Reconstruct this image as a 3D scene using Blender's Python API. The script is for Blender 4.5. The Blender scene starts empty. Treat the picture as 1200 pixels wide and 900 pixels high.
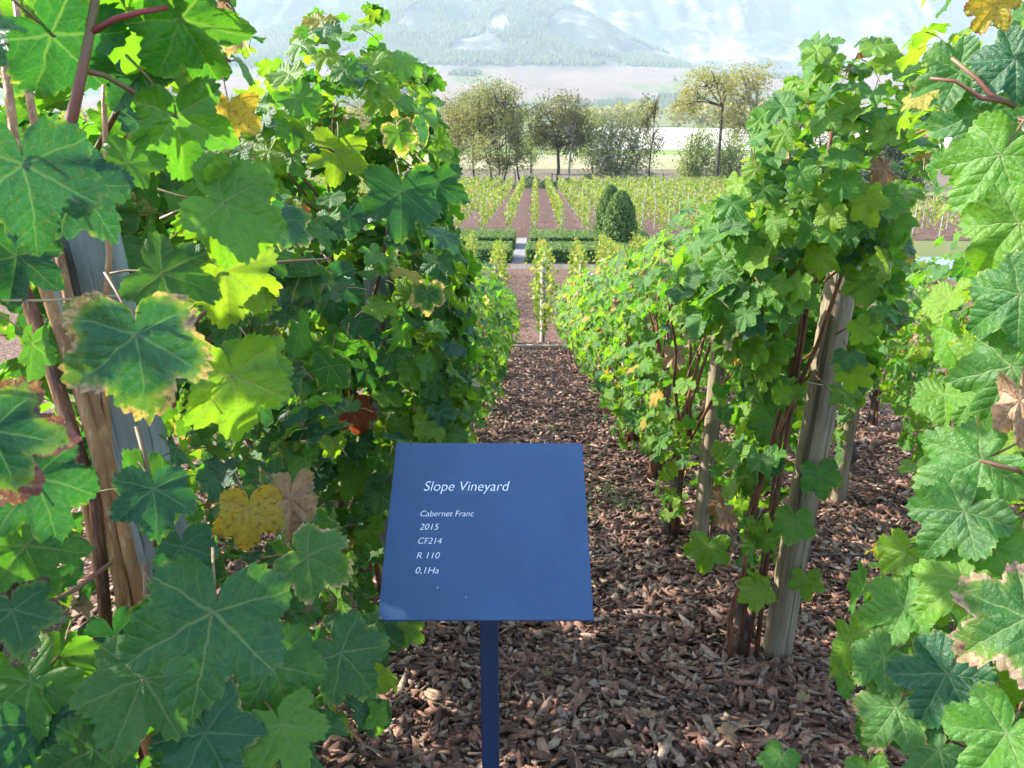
import bpy, math, random
import numpy as np
from mathutils import Matrix, Vector
rng = np.random.default_rng(7)
random.seed(7)
scene = bpy.context.scene
COL = scene.collection
R = math.radians

# ---------------------------------------------------------------- camera
PITCH, YAW, EYE, FPX = R(19.6), R(1.68), 1.6, 900.0
cam_d = bpy.data.cameras.new("camera")
cam_d.sensor_width = 36; cam_d.lens = 27.0
cam_d.clip_start = 0.05; cam_d.clip_end = 30000
cam_d.dof.use_dof = True; cam_d.dof.focus_distance = 2.1; cam_d.dof.aperture_fstop = 15
cam = bpy.data.objects.new("camera", cam_d); COL.objects.link(cam)
cam.location = (0, 0, EYE); cam.rotation_euler = (R(90) - PITCH, 0, YAW)
scene.camera = cam

# ---------------------------------------------------------------- world, sun, exposure
SUN_EL, SUN_AZ = R(33), R(-74)          # azimuth from +Y, clockwise
world = bpy.data.worlds.new("World"); scene.world = world; world.use_nodes = True
wn = world.node_tree.nodes; wl = world.node_tree.links
for n in list(wn): wn.remove(n)
sky = wn.new("ShaderNodeTexSky"); sky.sky_type = 'NISHITA'; sky.sun_disc = False
sky.sun_elevation = SUN_EL; sky.sun_rotation = SUN_AZ % (2 * math.pi); sky.dust_density = 1.5
bg = wn.new("ShaderNodeBackground"); bg.inputs[1].default_value = 0.12
wo = wn.new("ShaderNodeOutputWorld")
wl.new(sky.outputs[0], bg.inputs[0]); wl.new(bg.outputs[0], wo.inputs[0])
sun_d = bpy.data.lights.new("sun", 'SUN'); sun_d.energy = 3.8; sun_d.angle = R(0.6); sun_d.color = (1, .94, .84)
sun = bpy.data.objects.new("sun", sun_d); COL.objects.link(sun)
to_sun = Vector((math.sin(SUN_AZ) * math.cos(SUN_EL), math.cos(SUN_AZ) * math.cos(SUN_EL), math.sin(SUN_EL)))
sun.rotation_euler = to_sun.to_track_quat('Z', 'Y').to_euler()
vs = scene.view_settings
vs.view_transform = 'Standard'; vs.look = 'None'; vs.exposure = 2.75; vs.gamma = 1; vs.use_curve_mapping = False
scene.render.engine = 'CYCLES'
cy = scene.cycles
cy.max_bounces = 8; cy.diffuse_bounces = 4; cy.glossy_bounces = 2; cy.transmission_bounces = 6
cy.volume_bounces = 2; cy.use_denoising = True; cy.sample_clamp_indirect = 6; cy.caustics_reflective = False; cy.caustics_refractive = False

# ---------------------------------------------------------------- projection helpers
ct, st, cyw, syw = math.cos(PITCH), math.sin(PITCH), math.cos(YAW), math.sin(YAW)
RIGHT = np.array([cyw, syw, 0.]); FWD = np.array([-syw * ct, cyw * ct, -st]); UP = np.array([-syw * st, cyw * st, ct])
CAM = np.array([0, 0, EYE])
def P(px, py, depth):
    return CAM + depth * (FWD + RIGHT * (px - 600) / FPX + UP * (450 - py) / FPX)
def proj(p):
    d = np.atleast_2d(p) - CAM
    z = d @ FWD; z = np.where(z < .02, .02, z)
    return np.stack([600 + FPX * (d @ RIGHT) / z, 450 - FPX * (d @ UP) / z], 1)
def inpoly(q, poly):
    poly = np.asarray(poly, float); x, y = q[:, 0], q[:, 1]
    r = np.zeros(len(q), bool); j = len(poly) - 1
    for i in range(len(poly)):
        xi, yi = poly[i]; xj, yj = poly[j]
        c = ((yi > y) != (yj > y)) & (x < (xj - xi) * (y - yi) / ((yj - yi) or 1e-9) + xi)
        r ^= c; j = i
    return r

GK = np.array([(-80, 4), (-10, 1.85), (0, 0), (13.4, -2.48), (16, -2.84), (30, -4.22), (42, -4.85), (115, -8.64), (300, -9.6), (700, -10.5), (1700, -8), (2500, -4)])
def gz(y): return np.interp(y, GK[:, 0], GK[:, 1])

# ---------------------------------------------------------------- mesh helpers
def mesh_np(name, V, F, mats=(), uv=None, attrs=None, matidx=None, smooth=False):
    V = np.asarray(V, np.float32); F = np.asarray(F, np.int32)
    k = F.shape[1]
    me = bpy.data.meshes.new(name)
    me.vertices.add(len(V)); me.vertices.foreach_set('co', V.ravel())
    me.loops.add(F.size); me.loops.foreach_set('vertex_index', F.ravel())
    me.polygons.add(len(F)); me.polygons.foreach_set('loop_start', np.arange(len(F), dtype=np.int32) * k)
    if matidx is not None: me.polygons.foreach_set('material_index', np.asarray(matidx, np.int32))
    if smooth: me.polygons.foreach_set('use_smooth', np.ones(len(F), bool))
    if uv is not None:
        l = me.uv_layers.new(name='UVMap'); l.data.foreach_set('uv', np.asarray(uv, np.float32)[F.ravel()].ravel())
    for an, a in (attrs or {}).items():
        t = me.attributes.new(an, 'FLOAT', 'POINT'); t.data.foreach_set('value', np.asarray(a, np.float32))
    for m in mats: me.materials.append(m)
    me.update(calc_edges=True); me.validate()
    return me
class MB:
    """collects quads/tris for one mesh"""
    def __init__(s): s.V = []; s.F = []
    def box(s, c, d, rot=None):
        b = len(s.V); c = Vector(c)
        for x in (-.5, .5):
            for y in (-.5, .5):
                for z in (-.5, .5):
                    v = Vector((x * d[0], y * d[1], z * d[2]))
                    if rot: v = rot @ v
                    s.V.append(tuple(c + v))
        for f in ((0, 1, 3, 2), (4, 6, 7, 5), (0, 4, 5, 1), (2, 3, 7, 6), (0, 2, 6, 4), (1, 5, 7, 3)): s.F.append([b + i for i in f])
        return s
    def tube(s, pts, rad, n=6, cap=True):
        pts = [Vector(p) for p in pts]; b = len(s.V)
        if not hasattr(rad, '__len__'): rad = [rad] * len(pts)
        a = None
        for i, p in enumerate(pts):
            t = (pts[min(i + 1, len(pts) - 1)] - pts[max(i - 1, 0)]).normalized()
            if a is None: a = t.orthogonal().normalized()
            a = (a - t * a.dot(t)).normalized(); c = t.cross(a)
            for k in range(n):
                th = 2 * math.pi * k / n
                s.V.append(tuple(p + (a * math.cos(th) + c * math.sin(th)) * rad[i]))
        for i in range(len(pts) - 1):
            for k in range(n):
                s.F.append([b + i * n + k, b + i * n + (k + 1) % n, b + (i + 1) * n + (k + 1) % n, b + (i + 1) * n + k])
        if cap:
            s.F.append([b + k for k in range(n)][::-1]); s.F.append([b + (len(pts) - 1) * n + k for k in range(n)])
        return s
    def mesh(s, name, mat, smooth=False):
        me = bpy.data.meshes.new(name); me.from_pydata(s.V, [], s.F); me.materials.append(mat)
        if smooth: me.polygons.foreach_set('use_smooth', [len(p.vertices) < 5 for p in me.polygons])
        return me
def link(name, data, parent=None, loc=None):
    o = bpy.data.objects.new(name, data); COL.objects.link(o)
    if parent: o.parent = parent
    if loc is not None: o.location = loc
    return o
def tag(o, label=None, cat=None, group=None, kind=None):
    if label: o['label'] = label
    if cat: o['category'] = cat
    if group: o['group'] = group
    if kind: o['kind'] = kind
    return o

# ---------------------------------------------------------------- node helpers
class NT:
    def __init__(s, name):
        s.m = bpy.data.materials.new(name); s.m.use_nodes = True; s.t = s.m.node_tree
        for n in list(s.t.nodes): s.t.nodes.remove(n)
    def new(s, ty, **kw):
        n = s.t.nodes.new('ShaderNode' + ty)
        for k, v in kw.items(): setattr(n, k, v)
        return n
    def put(s, sock, v):
        if isinstance(v, bpy.types.NodeSocket): s.t.links.new(v, sock)
        elif v is not None: sock.default_value = v
    def m_(s, op, a, b=None, c=None, clamp=False):
        n = s.new('Math', operation=op, use_clamp=clamp)
        s.put(n.inputs[0], a); s.put(n.inputs[1], b)
        if c is not None: s.put(n.inputs[2], c)
        return n.outputs[0]
    def sstep(s, lo, hi, v):
        n = s.new('MapRange', interpolation_type='SMOOTHSTEP'); s.put(n.inputs[0], v); s.put(n.inputs[1], lo); s.put(n.inputs[2], hi)
        return n.outputs[0]
    def mix(s, f, a, b, blend='MIX'):
        n = s.new('Mix', data_type='RGBA', blend_type=blend)
        s.put(n.inputs[0], f)
        s.put(n.inputs[6], a if isinstance(a, bpy.types.NodeSocket) else (*a[:3], 1)); s.put(n.inputs[7], b if isinstance(b, bpy.types.NodeSocket) else (*b[:3], 1))
        return n.outputs[2]
    def ramp(s, f, stops, interp='LINEAR'):
        n = s.new('ValToRGB'); e = n.color_ramp.elements; n.color_ramp.interpolation = interp
        while len(e) < len(stops): e.new(.5)
        for i, (p, c) in enumerate(stops): e[i].position = p; e[i].color = (*c, 1)
        s.put(n.inputs[0], f); return n.outputs[0]
    def noise(s, vec, scale, detail=4, rough=.55, dist=0):
        n = s.new('TexNoise'); s.put(n.inputs['Vector'], vec); n.inputs['Scale'].default_value = scale
        n.inputs['Detail'].default_value = detail; n.inputs['Roughness'].default_value = rough; n.inputs['Distortion'].default_value = dist
        return n.outputs[0]
    def attr(s, name): return s.new('Attribute', attribute_name=name).outputs['Fac']
    def coord(s, w='Object'): return s.new('TexCoord').outputs[w]
    def pos(s): return s.new('NewGeometry').outputs['Position']
    def scale(s, vec, sc):
        n = s.new('Mapping'); s.put(n.inputs[0], vec); n.inputs['Scale'].default_value = sc; return n.outputs[0]
    def bump(s, h, strength=.4, dist=.01):
        n = s.new('Bump'); s.put(n.inputs['Height'], h); n.inputs['Strength'].default_value = strength; n.inputs['Distance'].default_value = dist; return n.outputs[0]
    def bsdf(s, color, rough=.6, spec=.4, normal=None, metal=0):
        n = s.new('BsdfPrincipled'); s.put(n.inputs['Base Color'], color if isinstance(color, bpy.types.NodeSocket) else (*color[:3], 1))
        s.put(n.inputs['Roughness'], rough); n.inputs['Specular IOR Level'].default_value = spec; n.inputs['Metallic'].default_value = metal
        if normal is not None: s.put(n.inputs['Normal'], normal)
        return n.outputs[0]
    def out(s, sh):
        o = s.new('OutputMaterial'); s.t.links.new(sh, o.inputs[0]); return s.m
    def rnd(s):
        o = s.new('ObjectInfo').outputs['Random']
        return s.m_('FRACT', s.m_('ADD', o, s.attr('rnd')))
    def leafmix(s, prin, tcol, f, normal=None):
        t = s.new('BsdfTranslucent'); s.put(t.inputs[0], tcol if isinstance(tcol, bpy.types.NodeSocket) else (*tcol, 1))
        if normal is not None: s.put(t.inputs[1], normal)
        x = s.new('MixShader'); s.put(x.inputs[0], f); s.t.links.new(prin, x.inputs[1]); s.t.links.new(t.outputs[0], x.inputs[2]); return x.outputs[0]

# ---------------------------------------------------------------- leaf material
def leaf_material(name, cols, margin, margin_cols, trans, tmul, vein_col, spots=0., rough=.48):
    n = NT(name)
    uvn = n.new('UVMap', uv_map='UVMap').outputs[0]
    wrp = n.new('TexNoise'); n.put(wrp.inputs['Vector'], uvn); wrp.inputs['Scale'].default_value = 3.2; wrp.inputs['Detail'].default_value = 3
    w1 = n.new('VectorMath', operation='SUBTRACT'); n.t.links.new(wrp.outputs['Color'], w1.inputs[0]); w1.inputs[1].default_value = (.5, .5, .5)
    w2 = n.new('VectorMath', operation='SCALE'); n.t.links.new(w1.outputs[0], w2.inputs[0]); w2.inputs['Scale'].default_value = .13
    w3 = n.new('VectorMath', operation='ADD'); n.t.links.new(uvn, w3.inputs[0]); n.t.links.new(w2.outputs[0], w3.inputs[1])
    sp = n.new('SeparateXYZ'); n.t.links.new(w3.outputs[0], sp.inputs[0]); x, y = sp.outputs[0], sp.outputs[1]
    ax = n.m_('ABSOLUTE', x); a = n.m_('ARCTAN2', ax, y)
    r = n.m_('SQRT', n.m_('ADD', n.m_('MULTIPLY', x, x), n.m_('MULTIPLY', y, y)))
    A = n.m_('ADD', n.m_('MULTIPLY', n.m_('GREATER_THAN', a, .46), .93), n.m_('MULTIPLY', n.m_('GREATER_THAN', a, 1.45), 1.05))
    da = n.m_('SUBTRACT', a, A)
    d = n.m_('ABSOLUTE', n.m_('MULTIPLY', r, n.m_('SINE', da))); t = n.m_('MULTIPLY', r, n.m_('COSINE', da))
    w = n.m_('MAXIMUM', n.m_('SUBTRACT', .03, n.m_('MULTIPLY', t, .022)), .006)
    main = n.m_('SUBTRACT', 1, n.sstep(.25, 1., n.m_('DIVIDE', d, w)))
    fr = n.m_('FRACT', n.m_('ADD', n.m_('MULTIPLY', n.m_('SUBTRACT', t, n.m_('MULTIPLY', n.m_('POWER', d, .85), .75)), 5.4), n.m_('MULTIPLY', A, .37)))
    sd = n.m_('ABSOLUTE', n.m_('SUBTRACT', fr, .5))
    sec = n.m_('MULTIPLY', n.m_('SUBTRACT', 1, n.sstep(.015, .07, sd)), .30)
    vein = n.m_('MAXIMUM', main, sec)
    rnd = n.rnd(); rnd2 = n.m_('FRACT', n.m_('MULTIPLY', rnd, 7.31)); rnd3 = n.m_('FRACT', n.m_('MULTIPLY', rnd, 23.7))
    off = n.new('CombineXYZ'); n.put(off.inputs[0], n.m_('MULTIPLY', rnd, 50)); n.put(off.inputs[1], n.m_('MULTIPLY', rnd2, 50))
    va = n.new('VectorMath', operation='ADD'); n.t.links.new(uvn, va.inputs[0]); n.t.links.new(off.outputs[0], va.inputs[1])
    no = n.noise(va.outputs[0], 2.6, 5, .62); no2 = n.noise(va.outputs[0], 9, 3, .6)
    base = n.ramp(rnd, cols)
    base = n.mix(n.sstep(.35, .75, no), base, n.mix(.55, base, cols[-1][1]))
    base = n.mix(n.m_('MULTIPLY', n.sstep(.48, .7, no2), .30), base, (.012, .04, .015))
    base = n.mix(n.m_('MULTIPLY', vein, .5), base, vein_col)
    rv = n.new('TexVoronoi', feature='DISTANCE_TO_EDGE'); n.put(rv.inputs['Vector'], va.outputs[0]); rv.inputs['Scale'].default_value = 11
    cell = n.sstep(.0, .16, rv.outputs['Distance'])
    base = n.mix(n.m_('MULTIPLY', n.m_('SUBTRACT', 1, cell), .07), base, vein_col)
    base = n.mix(n.m_('MULTIPLY', n.sstep(.60, .68, n.noise(va.outputs[0], 17, 2, .5)), n.m_('MULTIPLY', n.sstep(.35, .9, rnd3), .45)), base, (.10, .085, .03))
    # scorched margin
    edge = n.attr('edge')
    thr = n.m_('SUBTRACT', .80, n.m_('MULTIPLY', n.m_('POWER', rnd2, 1.4), n.m_('MULTIPLY', margin, .5)))
    ev = n.m_('ADD', n.m_('ADD', n.m_('MULTIPLY', n.m_('SUBTRACT', no, .5), 1.9), .58), n.m_('MULTIPLY', n.m_('SUBTRACT', no2, .5), .5))
    ev = n.m_('SUBTRACT', n.m_('MULTIPLY', edge, ev), n.m_('MULTIPLY', main, .14))
    ef = n.sstep(0, .10, n.m_('SUBTRACT', ev, thr))
    halo = n.sstep(-.22, .02, n.m_('SUBTRACT', ev, thr))
    mc = n.ramp(n.m_('ADD', n.m_('MULTIPLY', no2, .75), n.m_('MULTIPLY', rnd3, .3)), margin_cols)
    base = n.mix(n.m_('MULTIPLY', halo, .5), base, (.15, .22, .03))
    base = n.mix(ef, base, mc)
    if spots:
        base = n.mix(n.m_('MULTIPLY', n.sstep(.56, .66, no2), spots), base, (.22, .075, .02))
    back = n.new('NewGeometry').outputs['Backfacing']
    under = n.mix(.40, base, (.085, .155, .055))
    colr = n.mix(back, base, under)
    h = n.m_('SUBTRACT', n.m_('MULTIPLY', n.m_('MINIMUM', n.m_('MULTIPLY', d, 4), .5), 1.), n.m_('MULTIPLY', vein, .5))
    h = n.m_('ADD', n.m_('ADD', h, n.m_('MULTIPLY', cell, .10)), n.m_('MULTIPLY', n.m_('MINIMUM', n.m_('MULTIPLY', sd, 2), .7), .55)); nb = n.bump(n.m_('ADD', n.m_('ADD', h, n.m_('MULTIPLY', no2, .9)), n.m_('MULTIPLY', n.noise(va.outputs[0], 24, 2), .35)), .42, .006)
    rr = n.m_('ADD', rough, n.m_('MULTIPLY', back, .25))
    pr = n.bsdf(colr, rr, .32, nb)
    tc = n.mix(1.0, n.mix(n.m_('MULTIPLY', vein, .35), base, (.03, .05, .01)), tmul, 'MULTIPLY')
    return n.out(n.leafmix(pr, tc, trans))
MCR = [(0.2, (.30, .26, .12)), (.40, (.38, .32, .19)), (.52, (.28, .17, .12)), (.66, (.12, .05, .055)), (.8, (.30, .19, .15)), (.95, (.36, .28, .17))]
GREEN = [(0, (.016, .082, .020)), (.35, (.032, .118, .016)), (.7, (.048, .15, .016)), (1, (.078, .19, .016))]
LM = {
 'green': leaf_material('leaf_green', GREEN, .42, MCR, .40, (2.5, 2.6, .7), (.16, .24, .09)),
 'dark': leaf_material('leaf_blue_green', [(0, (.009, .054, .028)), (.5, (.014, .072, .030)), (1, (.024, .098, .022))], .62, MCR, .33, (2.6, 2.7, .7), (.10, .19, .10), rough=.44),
 'scorch': leaf_material('leaf_scorched', [(0, (.015, .078, .024)), (.6, (.026, .10, .018)), (1, (.045, .13, .016))], 1.3, MCR, .38, (2.6, 2.4, .8), (.17, .24, .09)),
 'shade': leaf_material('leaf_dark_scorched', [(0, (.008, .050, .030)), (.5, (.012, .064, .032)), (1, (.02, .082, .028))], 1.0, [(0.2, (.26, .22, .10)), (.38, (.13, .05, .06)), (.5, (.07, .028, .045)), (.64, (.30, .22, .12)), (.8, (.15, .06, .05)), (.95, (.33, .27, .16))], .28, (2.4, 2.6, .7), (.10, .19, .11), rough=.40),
 'lime': leaf_material('leaf_lime', [(0, (.055, .17, .014)), (.5, (.09, .21, .014)), (1, (.14, .24, .016))], .45, MCR, .46, (2.3, 2.1, .7), (.22, .29, .10)),
 'yellow': leaf_material('leaf_yellow', [(0, (.22, .24, .025)), (.5, (.36, .29, .03)), (1, (.42, .22, .03))], .9, [(0.2, (.4, .2, .05)), (.6, (.22, .07, .02)), (1, (.4, .3, .15))], .45, (1.3, 1.2, .8), (.35, .33, .1), .8),
 'dead': leaf_material('leaf_withered', [(0, (.20, .11, .055)), (.5, (.34, .22, .13)), (1, (.40, .27, .19))], .9, [(0.2, (.14, .06, .03)), (.6, (.38, .27, .18)), (1, (.2, .1, .06))], .25, (1.2, 1., .8), (.22, .13, .07), .5, .75),
 'red': leaf_material('leaf_red', [(0, (.22, .02, .012)), (.5, (.30, .05, .015)), (1, (.32, .12, .02))], .6, MCR, .4, (1.5, 1.2, 1), (.3, .2, .05), .4),
}
def simple(name, c, rough=.6, spec=.3, var=None, scale=20, bump=0., stretch=(1, 1, 1), var2=None, objrand=0.):
    n = NT(name); v = n.scale(n.coord(), stretch)
    col = c if isinstance(c, bpy.types.NodeSocket) else (*c, 1)
    nz = n.noise(v, scale, 5, .6)
    base = n.mix(n.sstep(.38, .62, nz), c, var or c)
    if var2: base = n.mix(n.sstep(.52, .66, n.noise(v, scale * 3.1, 4, .6)), base, var2)
    if objrand:
        base = n.mix(n.m_('MULTIPLY', n.new('ObjectInfo').outputs['Random'], objrand), base, (.02, .012, .01))
    return n.out(n.bsdf(base, rough, spec, n.bump(nz, bump, .01) if bump else None))
M_pet = simple('petiole', (.16, .055, .035), .45, .4, (.17, .15, .05), 6)
M_cane = simple('cane_bark', (.20, .075, .035), .6, .35, (.085, .035, .022), 60, .5, (1, 1, .12), (.28, .14, .08), .35)
M_cane_o = simple('old_cane_bark', (.38, .19, .08), .55, .35, (.24, .11, .05), 50, .4, (1, 1, .1), (.46, .28, .15), .12)
M_trunk = simple('vine_trunk_bark', (.11, .085, .07), .9, .2, (.05, .035, .028), 70, 1., (1, 1, .15), (.2, .17, .15))
M_shoot = simple('shoot_bark', (.17, .06, .045), .5, .4, (.13, .09, .04), 18, .2, (1, 1, .3))
def post_material(name, c1, c2, c3):
    n = NT(name); o = n.coord()
    g1 = n.noise(n.scale(o, (1, 1, .06)), 55, 6, .65); g2 = n.noise(n.scale(o, (1, 1, .03)), 130, 4, .6); bl = n.noise(n.scale(o, (1, 1, .35)), 9, 5, .65)
    b = n.mix(n.sstep(.35, .65, g1), c1, c2)
    b = n.mix(n.m_('MULTIPLY', n.sstep(.45, .7, bl), .75), b, c3)
    b = n.mix(n.m_('MULTIPLY', n.sstep(.58, .68, g2), .8), b, (.035, .028, .022))
    crack = n.sstep(.60, .66, n.noise(n.scale(o, (1, 1, .025)), 34, 3, .5))
    b = n.mix(n.m_('MULTIPLY', crack, .6), b, (.02, .016, .012))
    stain = n.sstep(.62, .72, n.noise(n.scale(o, (1, 1, .5)), 5.5, 4, .7))
    b = n.mix(n.m_('MULTIPLY', stain, .55), b, (.06, .055, .04))
    h = n.m_('SUBTRACT', g1, crack)
    return n.out(n.bsdf(b, .86, .2, n.bump(h, .75, .006)))
M_post = post_material('weathered_post', (.20, .155, .10), (.29, .235, .16), (.125, .105, .075))
M_postg = post_material('weathered_post_grey', (.17, .19, .185), (.25, .27, .26), (.12, .13, .125))
M_stake = post_material('pale_stake', (.34, .33, .30), (.42, .40, .36), (.28, .27, .25))

# ---------------------------------------------------------------- leaf shapes
RK = [(0, 1.0), (14, .94), (30, .75), (45, .85), (57, .94), (73, .83), (91, .67), (107, .76), (122, .78), (144, .68), (162, .56), (173, .30), (180, .05)]
def leaf_template(seed, lod):
    g = np.random.default_rng(seed)
    nb = {'hi': 132, 'mid': 32, 'low': 12}[lod]
    sinus = g.uniform(-.18, .10); pet = g.uniform(.0, .22)
    def prof(side):
        k = np.array(RK, float); k[1:-2, 1] *= 1 + g.uniform(-.07, .07, len(k) - 3)
        k[2, 1] += sinus; k[6, 1] += sinus * .7; k[10, 1] -= pet; k[9, 1] -= pet * .4
        k[1:-1, 0] += g.uniform(-3, 3, len(k) - 2); return k
    kl, kr = prof(0), prof(1)
    th = np.linspace(-180, 180, nb, endpoint=False) + 180 / nb
    def interp(a, k):
        i = np.clip(np.searchsorted(k[:, 0], a) - 1, 0, len(k) - 2); f = (a - k[i, 0]) / (k[i + 1, 0] - k[i, 0]); f = np.clip(f, 0, 1)
        f = (1 - np.cos(f * np.pi)) / 2 * .6 + f * .4
        return k[i, 1] * (1 - f) + k[i + 1, 1] * f
    rr = np.where(th < 0, interp(-th, kl), interp(th, kr))
    if lod != 'low':
        if lod == 'hi':
            per = np.repeat(g.uniform(.35, 1.5, nb // 3), 3); teeth = np.tile([-.9, .25, 1.], nb // 3) * .042 * per + np.repeat(g.normal(size=nb // 6), 6) * .014
            th = th + g.uniform(-.5, .5, nb)
        else: teeth = np.where(np.arange(nb) % 2 == 0, 1, -1) * .05 * g.uniform(.3, 1.5, nb)
        rr = rr * (1 + teeth * np.clip((170 - abs(th)) / 30, 0, 1))
    T = np.radians(th)
    rings = {'hi': [.3, .6, .84, 1.], 'mid': [.6, 1.], 'low': [1.]}[lod]
    ed = {'hi': [0., .2, .55, 1.], 'mid': [.35, 1.], 'low': [1.]}[lod]
    x = [0.]; y = [0.]; e = [0.]
    for f, q in zip(rings, ed):
        # inner rings are smoother than the serrated rim
        rs = rr if f == 1. else np.convolve(np.r_[rr[-2:], rr, rr[:2]], np.ones(5) / 5, 'valid')
        x += list(f * rs * np.sin(T)); y += list(f * rs * np.cos(T)); e += [q] * nb
    x, y, e = map(np.array, (x, y, e))
    F = []
    for k in range(nb): F.append((0, 1 + k, 1 + (k + 1) % nb))
    for j in range(len(rings) - 1):
        a, b = 1 + j * nb, 1 + (j + 1) * nb
        for k in range(nb):
            k2 = (k + 1) % nb; F.append((a + k, b + k2, a + k2)); F.append((a + k, b + k, b + k2))
    F = [f[::-1] for f in F]
    r = np.hypot(x, y); an = np.abs(np.arctan2(x, y))
    dv = np.min([np.abs(r * np.sin(np.clip(an - A, -1.5, 1.5))) for A in (0, .93, 1.98)], 0)
    b1, c1, q, wv, tw = g.uniform(-.05, .60), g.uniform(-.25, .48), g.uniform(.14, .36), g.uniform(.05, .14), g.uniform(-.35, .35)
    ph = g.uniform(0, 6.28, 3)
    z = -b1 * y * np.abs(y) - c1 * x * x + q * dv + wv * r * e * np.sin(5 * np.arctan2(x, y) + ph[0]) + .05 * e * r * np.sin(11 * np.arctan2(x, y) + ph[1]) + tw * x * y * .6
    if seed % 4 == 3: z += g.uniform(.3, .6) * np.abs(x)         # folded up along the midrib
    V = np.stack([x, y, z], 1); uv = np.stack([x, y], 1); mi = [0] * len(F)
    if lod != 'low':
        side = g.uniform(-.35, .35)
        pts = [(0, .03, -.012), (side * .25, -.28, -.12), (side * .7, -.6, -.32), (side, -.85, -.6)]
        mb = MB().tube(pts, [.026, .02, .02, .026], 4 if lod == 'hi' else 3, False); b = len(V)
        V = np.r_[V, np.array(mb.V)]; uv = np.r_[uv, np.zeros((len(mb.V), 2))]; e = np.r_[e, np.zeros(len(mb.V))]
        for f in mb.F:
            F += [(b + f[0], b + f[1], b + f[2]), (b + f[0], b + f[2], b + f[3])]; mi += [1, 1]
    return V, np.array(F), uv, e, np.array(mi)
LOBED = [i for i in range(18) if np.random.default_rng(11 + i).uniform(-.18, .10) < -.05]
NVAR = {'hi': 18, 'mid': 8, 'low': 6}
LT = {l: [leaf_template(11 + i, l) for i in range(n)] for l, n in NVAR.items()}
_lm = {}
def leaf_mesh(lod, i, kind):
    k = (lod, i, kind)
    if k not in _lm:
        V, F, uv, e, mi = LT[lod][i]
        _lm[k] = mesh_np('leaf', V, F, (LM[kind], M_pet), uv, {'edge': e, 'rnd': np.zeros(len(V))}, mi, True)
    return _lm[k]
KINDS = list(LM)
def orient(nrm, tip):
    n = nrm / np.linalg.norm(nrm, axis=1, keepdims=True)
    t = tip - n * np.sum(tip * n, 1, keepdims=True); t /= np.linalg.norm(t, axis=1, keepdims=True) + 1e-9
    return np.cross(t, n), t, n
def joined_leaves(name, parent, pos, X, T, N, size, kinds, lod='low', origin=(0, 0, 0)):
    """many leaves as one mesh: kinds = array of indices into KINDS"""
    VV, FF, UU, EE, RR, MI = [], [], [], [], [], []; b = 0
    var = rng.integers(0, NVAR[lod], len(pos)); rn = rng.random(len(pos))
    for i in range(NVAR[lod]):
        s = np.where(var == i)[0]
        if not len(s): continue
        V, F, uv, e, mi = LT[lod][i]; k = len(V)
        W = (pos[s, None] + size[s, None, None] * (V[None, :, 0:1] * X[s, None] + V[None, :, 1:2] * T[s, None] + V[None, :, 2:3] * N[s, None])) - np.asarray(origin)
        VV.append(W.reshape(-1, 3)); FF.append((F[None] + (b + np.arange(len(s)) * k)[:, None, None]).reshape(-1, 3)); b += k * len(s)
        UU.append(np.tile(uv, (len(s), 1))); EE.append(np.tile(e, len(s))); RR.append(np.repeat(rn[s], k))
        MI.append(np.where(mi[None] == 1, len(KINDS), kinds[s][:, None]).ravel())
    me = mesh_np(name, np.concatenate(VV), np.concatenate(FF), [LM[k] for k in KINDS] + [M_pet], np.concatenate(UU), {'edge': np.concatenate(EE), 'rnd': np.concatenate(RR)}, np.concatenate(MI), True)
    o = link(name, me, parent); o['kind'] = 'stuff'
    return o

# ---------------------------------------------------------------- the ground
def nth(i):
    w = ['first', 'second', 'third', 'fourth', 'fifth', 'sixth', 'seventh', 'eighth', 'ninth', 'tenth', 'eleventh', 'twelfth', 'thirteenth', 'fourteenth', 'fifteenth', 'sixteenth', 'seventeenth', 'eighteenth', 'nineteenth', 'twentieth']
    return w[i] if i < 20 else 'twenty-' + w[i - 20]
def far_row(r): return 'the far row in line with the mulch path' if r == 0 else f"the {nth(abs(r) - 1)} far row {'left' if r < 0 else 'right'} of the path line"
def sheet(name, xs_of, ys, mat, dz=0., nx=24):
    V = []; F = []
    for y in ys:
        a, b = xs_of(y)
        for i in range(nx + 1):
            x = a + (b - a) * i / nx; V.append((x, y, float(gz(y)) + dz))
    for j in range(len(ys) - 1):
        for i in range(nx):
            q = j * (nx + 1) + i; F.append((q, q + 1, q + nx + 2, q + nx + 1))
    return tag(link(name, mesh_np(name, V, F, [mat])), kind='structure')
n = NT('field_ground'); p = n.pos()
f1 = n.noise(p, .012, 4, .5); f2 = n.noise(p, .35, 5, .6)
c = n.mix(n.sstep(.42, .58, f1), (.085, .105, .035), (.15, .14, .07)); c = n.mix(n.m_('MULTIPLY', n.sstep(.4, .65, f2), .5), c, (.10, .12, .04))
M_field = n.out(n.bsdf(c, .95, .1))
def mulch_mat(name, cols, sc):
    n = NT(name); p = n.pos()
    v = n.new('TexVoronoi'); n.put(v.inputs['Vector'], n.scale(p, (1, 1.7, 1))); v.inputs['Scale'].default_value = sc; v.inputs['Randomness'].default_value = 1
    sp = n.new('SeparateColor'); n.t.links.new(v.outputs['Color'], sp.inputs[0])
    c = n.ramp(sp.outputs[0], cols)
    c = n.mix(n.m_('MULTIPLY', n.sstep(.3, .6, v.outputs['Distance']), .7), c, (.015, .01, .008))
    c = n.mix(n.m_('MULTIPLY', n.sstep(.45, .7, n.noise(p, .9, 4)), .3), c, (.05, .03, .022))
    return n.out(n.bsdf(c, .9, .2, n.bump(n.m_('ADD', sp.outputs[1], n.m_('MULTIPLY', v.outputs['Distance'], -.8)), .8, .03)))
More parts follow.
